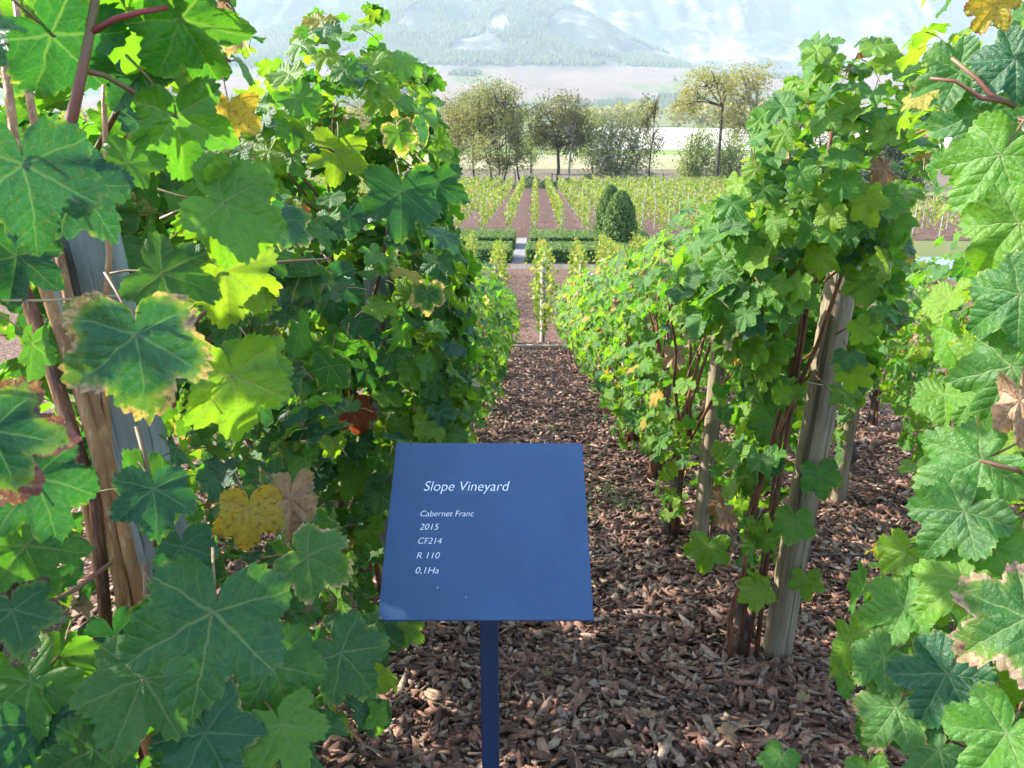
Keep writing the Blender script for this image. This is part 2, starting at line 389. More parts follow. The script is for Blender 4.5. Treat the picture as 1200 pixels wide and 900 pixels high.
BARK = [(0, (.04, .021, .015)), (.25, (.125, .058, .038)), (.5, (.215, .105, .070)), (.68, (.29, .15, .098)), (.82, (.28, .21, .17)), (.94, (.34, .22, .14)), (1, (.40, .30, .21))]
M_mulch = mulch_mat('bark_mulch_bed', BARK, 24)
M_soil = mulch_mat('far_mulch_bed', [(0, (.10, .045, .033)), (.5, (.17, .085, .06)), (.85, (.22, .13, .10)), (1, (.36, .26, .2))], 9)
M_gravel = mulch_mat('gravel_walk', [(0, (.20, .15, .12)), (.6, (.30, .24, .20)), (1, (.42, .36, .31))], 30)
M_stone = simple('pale_paving', (.20, .19, .18), .8, .2, (.15, .145, .14), 2.5, .2)
ys = np.unique(np.r_[np.linspace(-80, 0, 20), np.linspace(0, 45, 60), np.geomspace(45, 2500, 50), GK[:, 0]])
sheet('ground', lambda y: (-60 - abs(y) * 1.1, 60 + abs(y) * 1.1), ys, M_field, -.03)
ysm = np.unique(np.r_[np.linspace(-14, 29.4, 60), GK[(GK[:, 0] > -14) & (GK[:, 0] < 29), 0]])
sheet('mulch_bed', lambda y: (-26, 30), ysm, M_mulch, 0.)
sheet('gravel_walk', lambda y: (-30, 12.5), np.array([29.4, 30, 31.2]), M_gravel, .004)
sheet('far_mulch_bed', lambda y: (-40, 44), np.unique(np.r_[np.linspace(41.2, 103, 30), 42]), M_soil, 0.)
sheet('stone_path', lambda y: (-.92, -.40), np.linspace(31.2, 41.2, 8), M_stone, .012, 3)
M_edge = simple('edging_stone', (.26, .22, .16), .9, .2, (.34, .29, .21), 4, .3)
# pale stone edging where the upper mulch ends
edg = tag(link('stone_edging', None, None, (0, 13.4, float(gz(13.4)))), 'pale stone edging strip across the foot of the mulch path', 'edging')
for i in range(28):
    w = .38 + .05 * rng.random(); mb = MB().box((0, 0, 0), (w, .09, .08)); 
    o = link('stone', mb.mesh('stone', M_edge), edg, (-5.6 + i * .45, rng.uniform(-.015, .015), .03)); o.rotation_euler = (0, 0, rng.uniform(-.05, .05))
n = NT('pond_water'); M_water = n.out(n.bsdf((.12, .17, .2), .06, .6, n.bump(n.noise(n.pos(), 3, 3), .05, .02)))
pond_y = np.linspace(24.5, 30.5, 4)
V = [(13.2, 24.0, gz(27.2) + .05), (21, 24.0, gz(27.2) + .05), (21, 31, gz(27.2) + .05), (13.2, 31, gz(27.2) + .05)]
tag(link('pond_water', mesh_np('pond_water', V, [(0, 1, 2, 3)], [M_water])), kind='structure')
M_dry = simple('dry_grass', (.24, .215, .13), .95, .1, (.19, .18, .09), .09, 0)
M_pale = simple('pale_field', (.36, .345, .30), .95, .1, (.30, .28, .23), .03, 0)
M_lawn = simple('meadow_grass', (.12, .18, .05), .95, .1, (.16, .20, .06), .2, 0)
sheet('dry_field', lambda y: (-110, 150), np.linspace(150, 205, 8), M_dry, .02)
sheet('meadow', lambda y: (-130, 150), np.linspace(205, 232, 8), M_lawn, .02)
sheet('pale_field', lambda y: (.068 * y, 330), np.linspace(236, 600, 12), M_pale, .03)
M_shadebed = simple('litter_tree_shade', (.09, .075, .055), .95, .1, (.14, .115, .08), 1.2, .3)  # litter coloured dark, the shade of the belt trees painted in
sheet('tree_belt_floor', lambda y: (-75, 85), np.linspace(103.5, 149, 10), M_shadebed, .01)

# ---- bark chips lying on the bed
def chips(name, n_, xr, yr, big, seed):
    g = np.random.default_rng(seed)
    x = g.uniform(xr[0], xr[1], n_); y = g.uniform(yr[0], yr[1], n_)
    L = g.lognormal(math.log(.029), .55, n_) * big; L = np.clip(L, .006, .085); W = np.minimum(L * g.uniform(.18, .52, n_), .019); Th = g.uniform(.0015, .005, n_)
    a = np.linspace(0, 2 * np.pi, 6, endpoint=False)
    rad = g.uniform(.5, 1.15, (n_, 6))
    px = rad * np.cos(a) * L[:, None]; py = rad * np.sin(a) * W[:, None]
    bend = g.uniform(-.25, .25, n_)
    pz = bend[:, None] * px * px / L[:, None] + g.uniform(-1, 1, (n_, 6)) * .0025
    loc = np.stack([np.r_[0, 0]] * 1)
    top = np.stack([px, py, pz + Th[:, None]], 2); bot = np.stack([px * .9, py * .9, pz - Th[:, None]], 2)
    cen = np.zeros((n_, 1, 3)); cen[:, 0, 2] = Th * 1.0 + g.uniform(-.002, .002, n_)
    V = np.concatenate([cen, top, bot], 1)                       # 13 verts
    yaw = g.uniform(0, 2 * np.pi, n_); tl = g.normal(0, .26, n_) ; tr = g.normal(0, .3, n_) - .10
    def rot(V, ax, an):
        c, s = np.cos(an)[:, None], np.sin(an)[:, None]; i, j = [(1, 2), (2, 0), (0, 1)][ax]
        o = V.copy(); o[:, :, i] = V[:, :, i] * c - V[:, :, j] * s; o[:, :, j] = V[:, :, i] * s + V[:, :, j] * c; return o
    V = rot(V, 1, tl); V = rot(V, 2, yaw); V = rot(V, 0, tr)
    hump = .012 * np.sin(x * 5.1 + 1.3 * np.sin(y * 3)) * np.sin(y * 4.3) 
    V += np.stack([x, y, gz(y) + .006 + hump + g.random(n_) ** 1.5 * .022], 1)[:, None]
    F = []
    for k in range(6):
        k2 = (k + 1) % 6
        F += [(0, 1 + k, 1 + k2), (1 + k, 7 + k, 7 + k2), (1 + k, 7 + k2, 1 + k2)]
    F = (np.array(F)[None] + (np.arange(n_) * 13)[:, None, None]).reshape(-1, 3)
    return V.reshape(-1, 3), F, np.repeat(g.random(n_), 13)
parts = [chips('c', 21000, (-2.0, 2.7), (1.0, 4.3), 1.15, 1), chips('c', 15000, (-1.3, 3.8), (4.3, 8.2), 1.2, 2), chips('c', 9000, (-.9, 3.6), (8.2, 14), 1.5, 3), chips('c', 2500, (-4.0, -1.3), (1.5, 6), 1.3, 4), chips('c', 14000, (-1.6, 2.5), (1.1, 4.2), .5, 5), chips('c', 700, (-1.6, 2.5), (1.2, 6), 2.1, 6)]
VV = []; FF = []; RR = []; b = 0
for V, F, r_ in parts: VV.append(V); FF.append(F + b); RR.append(r_); b += len(V)
n = NT('bark_chip'); r_ = n.attr('rnd'); p = n.pos()
c = n.ramp(r_, BARK)
c = n.mix(n.m_('MULTIPLY', n.sstep(.4, .62, n.noise(p, 60, 5, .65)), .5), c, (.03, .02, .016))
c = n.mix(n.m_('MULTIPLY', n.sstep(.55, .7, n.noise(n.scale(p, (1, 2.5, 1)), 140, 3)), .35), c, (.28, .22, .18))
M_chip = n.out(n.bsdf(c, .8, .3, n.bump(n.noise(p, 170, 4, .6), .6, .004)))
tag(link('bark_mulch', mesh_np('bark_mulch', np.concatenate(VV), np.concatenate(FF), [M_chip], None, {'rnd': np.concatenate(RR)})), 'loose brown bark chips spread over the path between the vines', 'mulch', kind='stuff')
# twigs in the mulch
tw = MB()
for i in range(260):
    y = rng.uniform(1.2, 6.5); x = rng.uniform(-1, 2.6); a = rng.uniform(0, 6.28); l = rng.uniform(.04, .16); z = float(gz(y)) + .025
    tw.tube([(x, y, z), (x + l * .5 * math.cos(a) + .006, y + l * .5 * math.sin(a), z + rng.uniform(0, .012)), (x + l * math.cos(a), y + l * math.sin(a), z - l * math.sin(a) * .18)], [.003, .0025, .0015], 4)
tag(link('fallen_twigs', tw.mesh('fallen_twigs', simple('twig', (.16, .12, .09), .8, .2, (.28, .21, .15), 30))), 'thin dry twigs lying among the bark chips', 'twigs', kind='stuff')

# ---------------------------------------------------------------- mountains
def vnoise(x, y, seed):
    xi, yi = np.floor(x).astype(np.int64), np.floor(y).astype(np.int64); fx, fy = x - xi, y - yi
    fx = fx * fx * (3 - 2 * fx); fy = fy * fy * (3 - 2 * fy)
    def h(a, b):
        v = np.sin(a * 127.1 + b * 311.7 + seed * 74.7) * 43758.5453; return v - np.floor(v)
    return (h(xi, yi) * (1 - fx) + h(xi + 1, yi) * fx) * (1 - fy) + (h(xi, yi + 1) * (1 - fx) + h(xi + 1, yi + 1) * fx) * fy
def fbm(x, y, seed, o=5):
    s = 0; a = .5
    for i in range(o): s = s + a * vnoise(x, y, seed + i); x, y, a = x * 2.03, y * 2.03, a * .5
    return s
def sm(t): t = np.clip(t, 0, 1); return t * t * (3 - 2 * t)
def hill_z(x, y):
    base = -18 + 128 * sm((y - 1500) / 1100) + 18 * (fbm(x / 300, y / 300, 3) - .5) * sm((y - 1500) / 500)
    h = 345 * np.exp(-((x + 150) / 560) ** 2 * np.where(x > -150, .95, .30)) * np.exp(-((y - 3450) / 640) ** 2)
    h *= .84 + .42 * fbm(x / 330, y / 330, 11)
    rid = 1 - np.abs(2 * fbm(x / 1500 + 3.1, y / 2600, 21, 6) - 1)
    m = sm((y - 3300) / 3000) * (1250 + 900 * rid ** 1.6 + 300 * fbm(x / 500, y / 500, 31))
    h2 = 250 * np.exp(-((x - 980) / 430) ** 2) * np.exp(-((y - 3900) / 520) ** 2) * (.7 + .6 * fbm(x / 260, y / 400, 61))
    h3 = 330 * np.exp(-((x + 1700) / 520) ** 2) * np.exp(-((y - 3800) / 560) ** 2) * (.7 + .6 * fbm(x / 260, y / 400, 62))
    gul = (1 - np.abs(2 * fbm(x / 420 + .25 * fbm(x / 300, y / 300, 71), y / 1500, 72, 5) - 1)) ** 1.5
    m = m + sm((y - 3250) / 900) * 210 * (gul - .45)
    h = h + 46 * sm((h - 30) / 120) * (gul - .5)
    return base + np.maximum(np.maximum(h, m), np.maximum(h2, h3))
def forest(x, y, z):
    dens = fbm(x / 260 + 9, y / 260, 41); clear = fbm(x / 420 + 2, y / 600, 55, 3)
    upper = sm((z - 118) / 30) * sm((.655 - clear) / .03) * sm((dens - .22) / .06) * sm((520 - x) / 100) * sm((3800 - y) / 200)
    lower = (y < 2300) * np.maximum(((x > -430) & (x < -90)) * sm((dens - .42) / .04), sm((dens - .58) / .04))
    return np.maximum(upper, lower)
xs = np.r_[np.linspace(-6800, -2500, 50), np.linspace(-2480, 2480, 260), np.linspace(2500, 6800, 50)]; ysm_ = np.r_[np.linspace(1450, 3000, 80), np.linspace(3012, 4900, 190), np.linspace(4930, 7600, 60)]
X, Y = np.meshgrid(xs, ysm_); Z = hill_z(X, Y)
nx, ny = len(xs), len(ysm_); idx = np.arange(nx * ny).reshape(ny, nx)
F = np.stack([idx[:-1, :-1], idx[:-1, 1:], idx[1:, 1:], idx[1:, :-1]], 2).reshape(-1, 4)
n = NT('mountain_slopes'); p = n.pos()
sp = n.new('SeparateXYZ'); n.t.links.new(p, sp.inputs[0])
n1 = n.noise(n.scale(p, (1, .45, 1)), .0030, 8, .66, .6); n2 = n.noise(p, .012, 5, .65); n3 = n.noise(n.scale(p, (1, .5, 1)), .0032, 5, .6)
bush = n.mix(n.sstep(.4, .6, n2), (.022, .042, .032), (.045, .06, .042))
rock = n.mix(n.sstep(.38, .62, n2), (.17, .155, .14), (.085, .08, .075))
c = n.mix(n.sstep(.46, .56, n1), bush, rock)
farm = n.ramp(n3, [(.3, (.045, .07, .03)), (.42, (.11, .085, .065)), (.52, (.15, .11, .09)), (.58, (.07, .10, .035)), (.68, (.15, .115, .09))])
c = n.mix(n.sstep(150, 95, sp.outputs[2]), c, farm); c = n.mix(n.attr('forest'), c, (.05, .085, .05))
M_mtn = n.out(n.bsdf(c, 1., .05))
tag(link('mountains', mesh_np('mountains', np.stack([X, Y, Z], 2).reshape(-1, 3), F, [M_mtn], None, {'forest': forest(X, Y, Z).ravel()}, smooth=True)), kind='structure')
# plantation trees on the nearer hill: small cones
g = np.random.default_rng(5); fy = g.uniform(1700, 3700, 260000); fx = g.uniform(-.46, .36, 260000) * fy
fz = hill_z(fx, fy); keep = g.random(len(fx)) < forest(fx, fy, fz)
fx, fy, fz = fx[keep][:60000], fy[keep][:60000], fz[keep][:60000]; m = len(fx); hh = g.uniform(9, 19, m); rr = hh * g.uniform(.2, .34, m)
a = np.linspace(0, 2 * np.pi, 5, endpoint=False)
ring = np.stack([fx[:, None] + rr[:, None] * np.cos(a), fy[:, None] + rr[:, None] * np.sin(a), np.repeat((fz + hh * .12)[:, None], 5, 1)], 2)
V = np.concatenate([ring, np.stack([fx, fy, fz + hh], 1)[:, None]], 1).reshape(-1, 3)
F = (np.array([(k, (k + 1) % 5, 5) for k in range(5)])[None] + (np.arange(m) * 6)[:, None, None]).reshape(-1, 3)
n = NT('plantation_needles'); c = n.ramp(n.attr('rnd'), [(0, (.035, .06, .035)), (.6, (.055, .085, .04)), (1, (.10, .12, .05))]); M_needle = n.out(n.bsdf(c, .9, .1))
tag(link('plantation_forest', mesh_np('plantation_forest', V, F, [M_needle], None, {'rnd': np.repeat(g.random(m), 6)})), 'hazy plantation forest covering the rounded hill beyond the valley', 'forest', kind='stuff')

# ---------------------------------------------------------------- trees of the belt
def foliage_mat(name, cols, trans=.42):
    n = NT(name); r_ = n.attr('rnd'); c = n.ramp(r_, cols); pr = n.bsdf(c, .6, .3)
    return n.out(n.leafmix(pr, n.mix(1., c, (1.6, 1.5, .7), 'MULTIPLY'), trans))
FT = .5
FO = {
 'olive': foliage_mat('olive_leaves', [(0, (.095, .115, .042)), (.5, (.15, .165, .06)), (1, (.22, .205, .08))]),
 'dark': foliage_mat('dark_leaves', [(0, (.075, .085, .038)), (.5, (.12, .125, .055)), (1, (.18, .165, .075))]),
 'grey': foliage_mat('grey_leaves', [(0, (.085, .115, .06)), (.5, (.13, .16, .08)), (1, (.19, .205, .10))]),
 'willow': foliage_mat('willow_leaves', [(0, (.12, .17, .06)), (.5, (.17, .225, .08)), (1, (.23, .28, .11))]),
 'gold': foliage_mat('gold_leaves', [(0, (.15, .17, .045)), (.5, (.22, .23, .065)), (1, (.27, .21, .08))]),
 'cedar': foliage_mat('cedar_needles', [(0, (.02, .045, .025)), (.6, (.035, .065, .03)), (1, (.06, .09, .04))], .15),
 'box': foliage_mat('clipped_leaves', [(0, (.07, .13, .04)), (.6, (.12, .20, .06)), (1, (.18, .27, .08))], .25),
 'shrub': foliage_mat('shrub_leaves', [(0, (.05, .11, .035)), (.6, (.09, .16, .05)), (1, (.15, .22, .08))], .3),
 'vine': foliage_mat('far_vine_leaves', [(0, (.085, .16, .025)), (.5, (.15, .22, .03)), (.85, (.22, .25, .045)), (1, (.30, .22, .06))], .42),
}
M_bark = simple('tree_bark', (.085, .07, .055), .95, .1, (.045, .036, .03), 3, .5, (1, 1, .3))
M_barkp = simple('pale_tree_bark', (.25, .22, .19), .95, .1, (.15, .13, .11), 3, .5, (1, 1, .3))
def leaf_cloud(pts, size, g, drop=0.):
    """one rhombic leaf face per point, random turn"""
    m = len(pts); a = g.normal(size=(m, 3)); a[:, 2] -= drop * 2; a /= np.linalg.norm(a, axis=1, keepdims=True)
    b_ = g.normal(size=(m, 3)); b_ -= a * np.sum(a * b_, 1, keepdims=True); b_ /= np.linalg.norm(b_, axis=1, keepdims=True)
    s = (size * g.uniform(.6, 1.3, m))[:, None]
    V = np.stack([pts - a * s * .5, pts + b_ * s * .33, pts + a * s * .5, pts - b_ * s * .33], 1).reshape(-1, 3)
    return V, np.arange(m * 4).reshape(-1, 4)
def tree(name, label, px, Y, top_px, mat, clumps, n_leaves=3600, bark=M_bark, trunk_w=.2, stems=None, leaf=.27, drop=0., spread=.55):
    clumps = [(a, b, c * 1.04, d_ * 1.04) for a, b, c, d_ in clumps]; n_leaves = int(n_leaves * 1.75)
    """clumps: (px, py, rx_px, ry_px) as seen; set at distance Y with depth of the same order"""
    dr = P(px, 215, 1.) - CAM; base = np.array([dr[0] * Y / dr[1], Y, float(gz(Y)) - .1]); g = np.random.default_rng(int(px * 7 + Y))
    k = Y * 1.06 / FPX
    depth = Y * ct
    root = tag(link(name, None, None, base), label, 'tree', 'trees of the belt beyond the vineyard')
    dep = float((base - CAM) @ FWD)
    pts = []; tk = MB(); lv = []; tot = sum(c[2] * c[3] for c in clumps)
    cen = []
    for c in clumps:
        dr = P(c[0], c[1], 1.) - CAM; q = CAM + dr * (Y / dr[1]); q[1] += g.uniform(-1, 1) * c[2] * k * .5; q = q - base
        cen.append((q, c[2] * k, c[3] * k))
    stems = stems or [(0, 0)]
    for (sx, lean) in stems:
        sb = Vector((sx * k, 0, 0))
        mine = cen if len(stems) == 1 else sorted(cen, key=lambda e: abs(e[0][0] - (sx + lean) * k))[:max(1, (len(cen) + 1) // 2)]
        zt = min(e[0][2] - e[2] * .3 for e in mine); zt = max(zt, 1.2)
        fork = sb + Vector((lean * k * .5, 0, zt))
        mid = (sb + fork) / 2 + Vector((g.uniform(-.2, .2), g.uniform(-.1, .1), 0))
        tk.tube([sb, mid, fork], [trunk_w, trunk_w * .85, trunk_w * .7], 7, False)
        for (q, rx, rz) in mine:
            q = Vector(q); m1 = fork.lerp(q, .5) + Vector((g.uniform(-.4, .4), g.uniform(-.4, .4), g.uniform(0, .5)))
            tk.tube([fork, m1, q + Vector((0, 0, rz * .4))], [trunk_w * .6, trunk_w * .4, .03], 5, False)
            for j in range(7):
                e = q + Vector((g.normal() * rx * .55, g.normal() * rx * .5, g.normal() * rz * .55))
                s0 = m1.lerp(q, g.uniform(0, 1)); tk.tube([s0, s0.lerp(e, .5) + Vector((0, 0, .2)), e], [.10, .07, .03], 4, False)
    for (q, rx, rz) in cen:
        nn = int(n_leaves * rx * rz / (tot * k * k)); ns = max(9, int(nn / 48))
        d = g.normal(size=(ns, 3)); d /= np.linalg.norm(d, axis=1, keepdims=True); d *= g.uniform(.3, 1.18, ns)[:, None] ** .7
        sc = q + d * np.array([rx, rx * .9, rz]) * 1.1
        w = g.integers(0, ns, nn); o = g.normal(size=(nn, 3)) * np.array([rx, rx, rz]) * .20 * (spread / .55)
        if drop: o[:, 2] -= np.abs(g.normal(size=nn)) * rz * drop
        lv.append(sc[w] + o)
    lv = np.concatenate(lv); lv = lv[lv[:, 2] > .3]
    V, F = leaf_cloud(lv, leaf, g, drop)
    link('trunk', tk.mesh('trunk', bark, True), root)
    cr = link('crown', mesh_np('crown', V, F, [FO[mat]], None, {'rnd': np.repeat(g.random(len(lv)), 4)}), root)
    return root
tree('leafy_tree', 'slim olive tree with a bare dark trunk leftmost of the belt beside the green vine', 556, 112, 0, 'olive', [(545, 130, 16, 20), (562, 118, 14, 18), (540, 155, 12, 14), (568, 145, 10, 16)], 2300, trunk_w=.17)
tree('leafy_tree', 'tall rounded olive tree on several close trunks left of the dark tree', 583, 110, 0, 'olive', [(575, 125, 26, 24), (592, 112, 18, 16), (560, 140, 18, 20), (600, 140, 14, 22), (580, 165, 28, 18), (570, 190, 22, 12), (595, 192, 16, 12)], 6200, trunk_w=.16, stems=[(-4, -8), (2, 0), (7, 8)])
tree('leafy_tree', 'thin leaning tree with sparse leaves just right of the several-trunked tree', 604, 114, 0, 'grey', [(606, 160, 9, 20), (612, 185, 10, 14), (608, 140, 7, 14)], 1100, trunk_w=.16, stems=[(6, -10)])
tree('leafy_tree', 'dark brown-green tree with a crooked forked trunk in the middle of the belt', 653, 112, 0, 'dark', [(645, 140, 20, 20), (662, 132, 22, 18), (675, 152, 14, 18), (634, 158, 12, 16), (655, 160, 24, 16), (684, 168, 8, 14)], 5600, trunk_w=.26)
tree('leafy_tree', 'straight pale-trunked tree standing close right of the crooked dark tree', 668, 109, 0, 'dark', [(668, 150, 10, 18), (672, 172, 9, 14)], 700, bark=M_barkp, trunk_w=.17)
tree('leafy_tree', 'bushy grey-green tree with a wide low crown behind the clipped conifers', 722, 112, 0, 'grey', [(715, 150, 20, 18), (735, 145, 20, 18), (705, 165, 16, 18), (750, 160, 15, 18), (725, 180, 30, 18), (745, 195, 18, 14), (710, 200, 16, 12)], 6400, bark=M_barkp, trunk_w=.2, drop=.4)
tree('leafy_tree', 'thin grey tree with a bare straight stem right of the bushy tree', 761, 108, 0, 'dark', [(758, 140, 9, 16), (765, 165, 10, 16), (768, 128, 6, 10)], 800, trunk_w=.13)
tree('leafy_tree', 'tall tree with a dark twisting trunk and thin golden crown right of the pale field', 839, 108, 0, 'gold', [(825, 98, 18, 12), (838, 90, 16, 10), (812, 112, 14, 12), (848, 105, 12, 12), (800, 122, 12, 8)], 2100, trunk_w=.24, spread=.75)
tree('leafy_tree', 'tall thin-crowned golden tree on a pale trunk next to the trellis vine', 877, 106, 0, 'gold', [(872, 95, 22, 13), (888, 88, 18, 10), (860, 120, 16, 14), (885, 115, 16, 12), (865, 145, 20, 14), (888, 150, 14, 18)], 3000, bark=M_barkp, trunk_w=.22, spread=.75)
tree('willow_tree', 'pale green willow with drooping foliage left of the twisting trunk', 815, 116, 0, 'willow', [(822, 160, 16, 16), (808, 175, 14, 18), (830, 185, 16, 18), (800, 195, 8, 12), (818, 200, 16, 12)], 3600, trunk_w=.16, drop=.7)
tree('willow_tree', 'pale green willow with drooping foliage between the two golden trees', 857, 116, 0, 'willow', [(855, 165, 16, 18), (848, 188, 14, 16), (866, 190, 14, 18), (856, 205, 16, 10)], 3400, trunk_w=.16, drop=.7)
tree('leafy_tree', 'grey-green tree seen in the gap above the left vine leaves', 272, 104, 0, 'grey', [(270, 165, 26, 22), (255, 150, 18, 18), (290, 150, 18, 18), (272, 190, 26, 14)], 4200, trunk_w=.22)
tree('leafy_tree', 'dark tree low in the gap behind the left vine', 215, 106, 0, 'dark', [(212, 150, 24, 28), (225, 185, 22, 20), (200, 190, 22, 18)], 3600, trunk_w=.25)
tree('cedar_tree', 'dark dense evergreen half hidden by the right hand vine leaves', 1046, 84, 0, 'cedar', [(1046, 170, 20, 22), (1040, 195, 28, 18), (1060, 205, 26, 14), (1030, 210, 18, 12), (1050, 150, 12, 16)], 7000, trunk_w=.25)
tree('leafy_tree', 'olive tree far right, mostly behind the vine leaves', 960, 112, 0, 'olive', [(960, 130, 26, 24), (940, 150, 22, 20), (980, 150, 22, 20), (960, 175, 30, 18)], 3800, trunk_w=.22)
tree('leafy_tree', 'olive tree behind the big left vine, mostly hidden', 440, 112, 0, 'olive', [(440, 130, 30, 24), (420, 150, 26, 20), (465, 150, 26, 20), (440, 175, 34, 18)], 3800, trunk_w=.22)
tree('leafy_tree', 'paler olive tree set back between the many-trunked tree and the crooked one', 622, 138, 0, 'willow', [(620, 150, 14, 16), (628, 170, 12, 14), (616, 178, 12, 12)], 1900, trunk_w=.18)
tree('leafy_tree', 'paler hazy tree set back between the crooked tree and the bushy one', 694, 140, 0, 'willow', [(694, 150, 13, 16), (700, 172, 12, 16), (690, 182, 10, 10)], 1800, trunk_w=.18)
tree('leafy_tree', 'low olive tree at the left end of the belt against the big left vine', 532, 116, 0, 'olive', [(530, 140, 16, 20), (538, 165, 14, 18), (526, 180, 14, 14)], 2600, trunk_w=.18)
# low shrubs at the foot of the belt, each its own plant
for i in range(26):
    x = -34 + i * 2.75 + rng.uniform(-.7, .7); y = 104.5 + rng.uniform(-.6, 1.5); rx, rz = rng.uniform(.9, 1.7), rng.uniform(.55, 1.05)
    g = np.random.default_rng(900 + i); d = g.normal(size=(520, 3)); d /= np.linalg.norm(d, axis=1, keepdims=True)
    pts = d * g.uniform(.55, 1.05, 520)[:, None] * [rx, rx * .8, rz] + [0, 0, rz * .8]; pts = pts[pts[:, 2] > 0]
    V, F = leaf_cloud(pts, .26, g)
    o = link('shrub', mesh_np('shrub', V, F, [FO['shrub']], None, {'rnd': np.repeat(g.random(len(pts)), 4)}), None, (x, y, float(gz(y))))
    tag(o, f'{nth(i)} low green shrub from the left along the foot of the trees', 'shrub', 'low shrubs below the tree belt')
# far woods on the valley floor: one mass
g = np.random.default_rng(77); pts = []
for (x0, x1, y0, hgt, cnt) in [(-520, 60, 640, 13, 60), (60, 240, 610, 19, 34), (240, 700, 640, 14, 50), (-600, 700, 980, 16, 110), (-700, 900, 1450, 18, 150), (-120, -20, 420, 12, 14)]:
    for j in range(cnt):
        c_ = np.array([g.uniform(x0, x1), y0 + g.uniform(-16, 40), 0]); c_[2] = gz(c_[1]) + hgt * .5; r0 = hgt * g.uniform(.32, .55)
        q = g.normal(size=(150, 3)); q /= np.linalg.norm(q, axis=1, keepdims=True); q *= g.uniform(.5, 1., 150)[:, None]
        pts.append(c_ + q * [r0 * 1.25, r0, hgt * .52])
V, F = leaf_cloud(np.concatenate(pts), 3.2, g)
tag(link('valley_woods', mesh_np('valley_woods', V, F, [FO['gold']], None, {'rnd': np.repeat(g.random(len(F)), 4)})), 'hazy yellow-green woods along the far side of the pale field', 'woods', kind='stuff')
# poplar at the foot of the hill
def solo(name, label, cat, x, y, pts, leaf, mat, g, trunk):
    root = tag(link(name, None, None, (x, y, float(gz(y)))), label, cat); V, F = leaf_cloud(pts, leaf, g)
    link('crown', mesh_np('crown', V, F, [FO[mat]], None, {'rnd': np.repeat(g.random(len(pts)), 4)}), root)
    link('trunk', MB().tube([(0, 0, -.1), (0, 0, trunk[1])], trunk[0], 6).mesh('trunk', M_bark), root); return root
g = np.random.default_rng(3); m = 1500; h = g.uniform(.05, 1, m); a = g.uniform(0, 6.28, m); rr = 3.6 * np.sin(np.pi * h ** .7) ** .7 * g.uniform(.4, 1, m)
solo('poplar_tree', 'tall dark poplar alone at the foot of the hazy hill', 'tree', 66, 1290, np.stack([rr * np.cos(a), rr * np.sin(a), 3 + h * 33], 1), 2.2, 'cedar', g, (.6, 30))

# ---------------------------------------------------------------- hedges and clipped conifers
def hedge(x0, x1, y0, y1, h, label):
    root = tag(link('box_hedge', None, None, ((x0 + x1) / 2, (y0 + y1) / 2, float(gz((y0 + y1) / 2)))), label, 'hedge', 'clipped box hedges beside the stone path')
    g = np.random.default_rng(int(abs(x0) * 100 + y0)); w, d = x1 - x0, y1 - y0
    m = int(620 * (w * d + w * h * 2 + d * h * 2)); p_ = g.uniform(-.5, .5, (m, 3)) * [w, d, h]
    ar = np.array([w * d, w * h, w * h, d * h, d * h]); f = g.choice(5, m, p=ar / ar.sum())
    p_[f == 0, 2] = h / 2; p_[f == 1, 1] = -d / 2; p_[f == 2, 1] = d / 2; p_[f == 3, 0] = -w / 2; p_[f == 4, 0] = w / 2
    p_ += g.normal(size=(m, 3)) * .014; p_[:, 2] += h / 2
    V, F = leaf_cloud(p_, .07, g)
    link('foliage', mesh_np('foliage', V, F, [FO['box']], None, {'rnd': np.repeat(g.random(m), 4)}), root)
    link('core', MB().box((0, 0, h / 2 - .03), (w - .06, d - .06, h - .06)).mesh('core', simple('hedge_core', (.02, .04, .015), .9, .1)), root)
hedge(-.34, 5.4, 31.3, 33.3, .62, 'front clipped box hedge to the right of the stone path')
hedge(-.22, 5.4, 36.2, 38.6, .62, 'rear clipped box hedge to the right of the stone path')
hedge(-7.0, -.98, 31.3, 33.3, .62, 'front clipped box hedge to the left of the stone path')
hedge(-7.0, -.98, 36.2, 38.6, .62, 'rear clipped box hedge to the left of the stone path')
def conifer(px, Y, r0, h, label):
    x = (px - 628) / FPX * Y; g = np.random.default_rng(int(px)); m = 9000; t = g.random(m) ** .85; a = g.uniform(0, 6.28, m)
    prof = np.where(t < .12, .82 + 1.5 * t, 1.0) * np.clip(1 - np.clip((t - .35) / .66, 0, 1) ** 2.0, 0, 1) ** .6
    rr = r0 * prof * g.uniform(.86, 1.03, m) * (1 + .05 * np.sin(a * 7 + t * 20))
    pts = np.stack([rr * np.cos(a), rr * np.sin(a), .05 + t * h], 1)
    core = MB().tube([(0, 0, .02), (0, 0, h * .3), (0, 0, h * .7), (0, 0, h * .92)], [r0 * .8, r0 * .84, r0 * .62, r0 * .2], 12)
    root = solo('clipped_conifer', label, 'conifer', x, Y, pts, .11, 'cedar' if px < 600 else 'box', g, (.06, .3))
    root['group'] = 'clipped conifers by the hedges'
    link('core', core.mesh('core', simple('conifer_core', (.015, .03, .012), .9, .1)), root)
conifer(726, 33.8, .72, 2.75, 'dense clipped conifer in front of its twin, right of the hedges')
conifer(714, 37.6, .66, 2.85, 'clipped conifer half hidden behind its front twin')
conifer(515, 34.5, .72, 2.6, 'dark clipped conifer partly behind the big left vine')

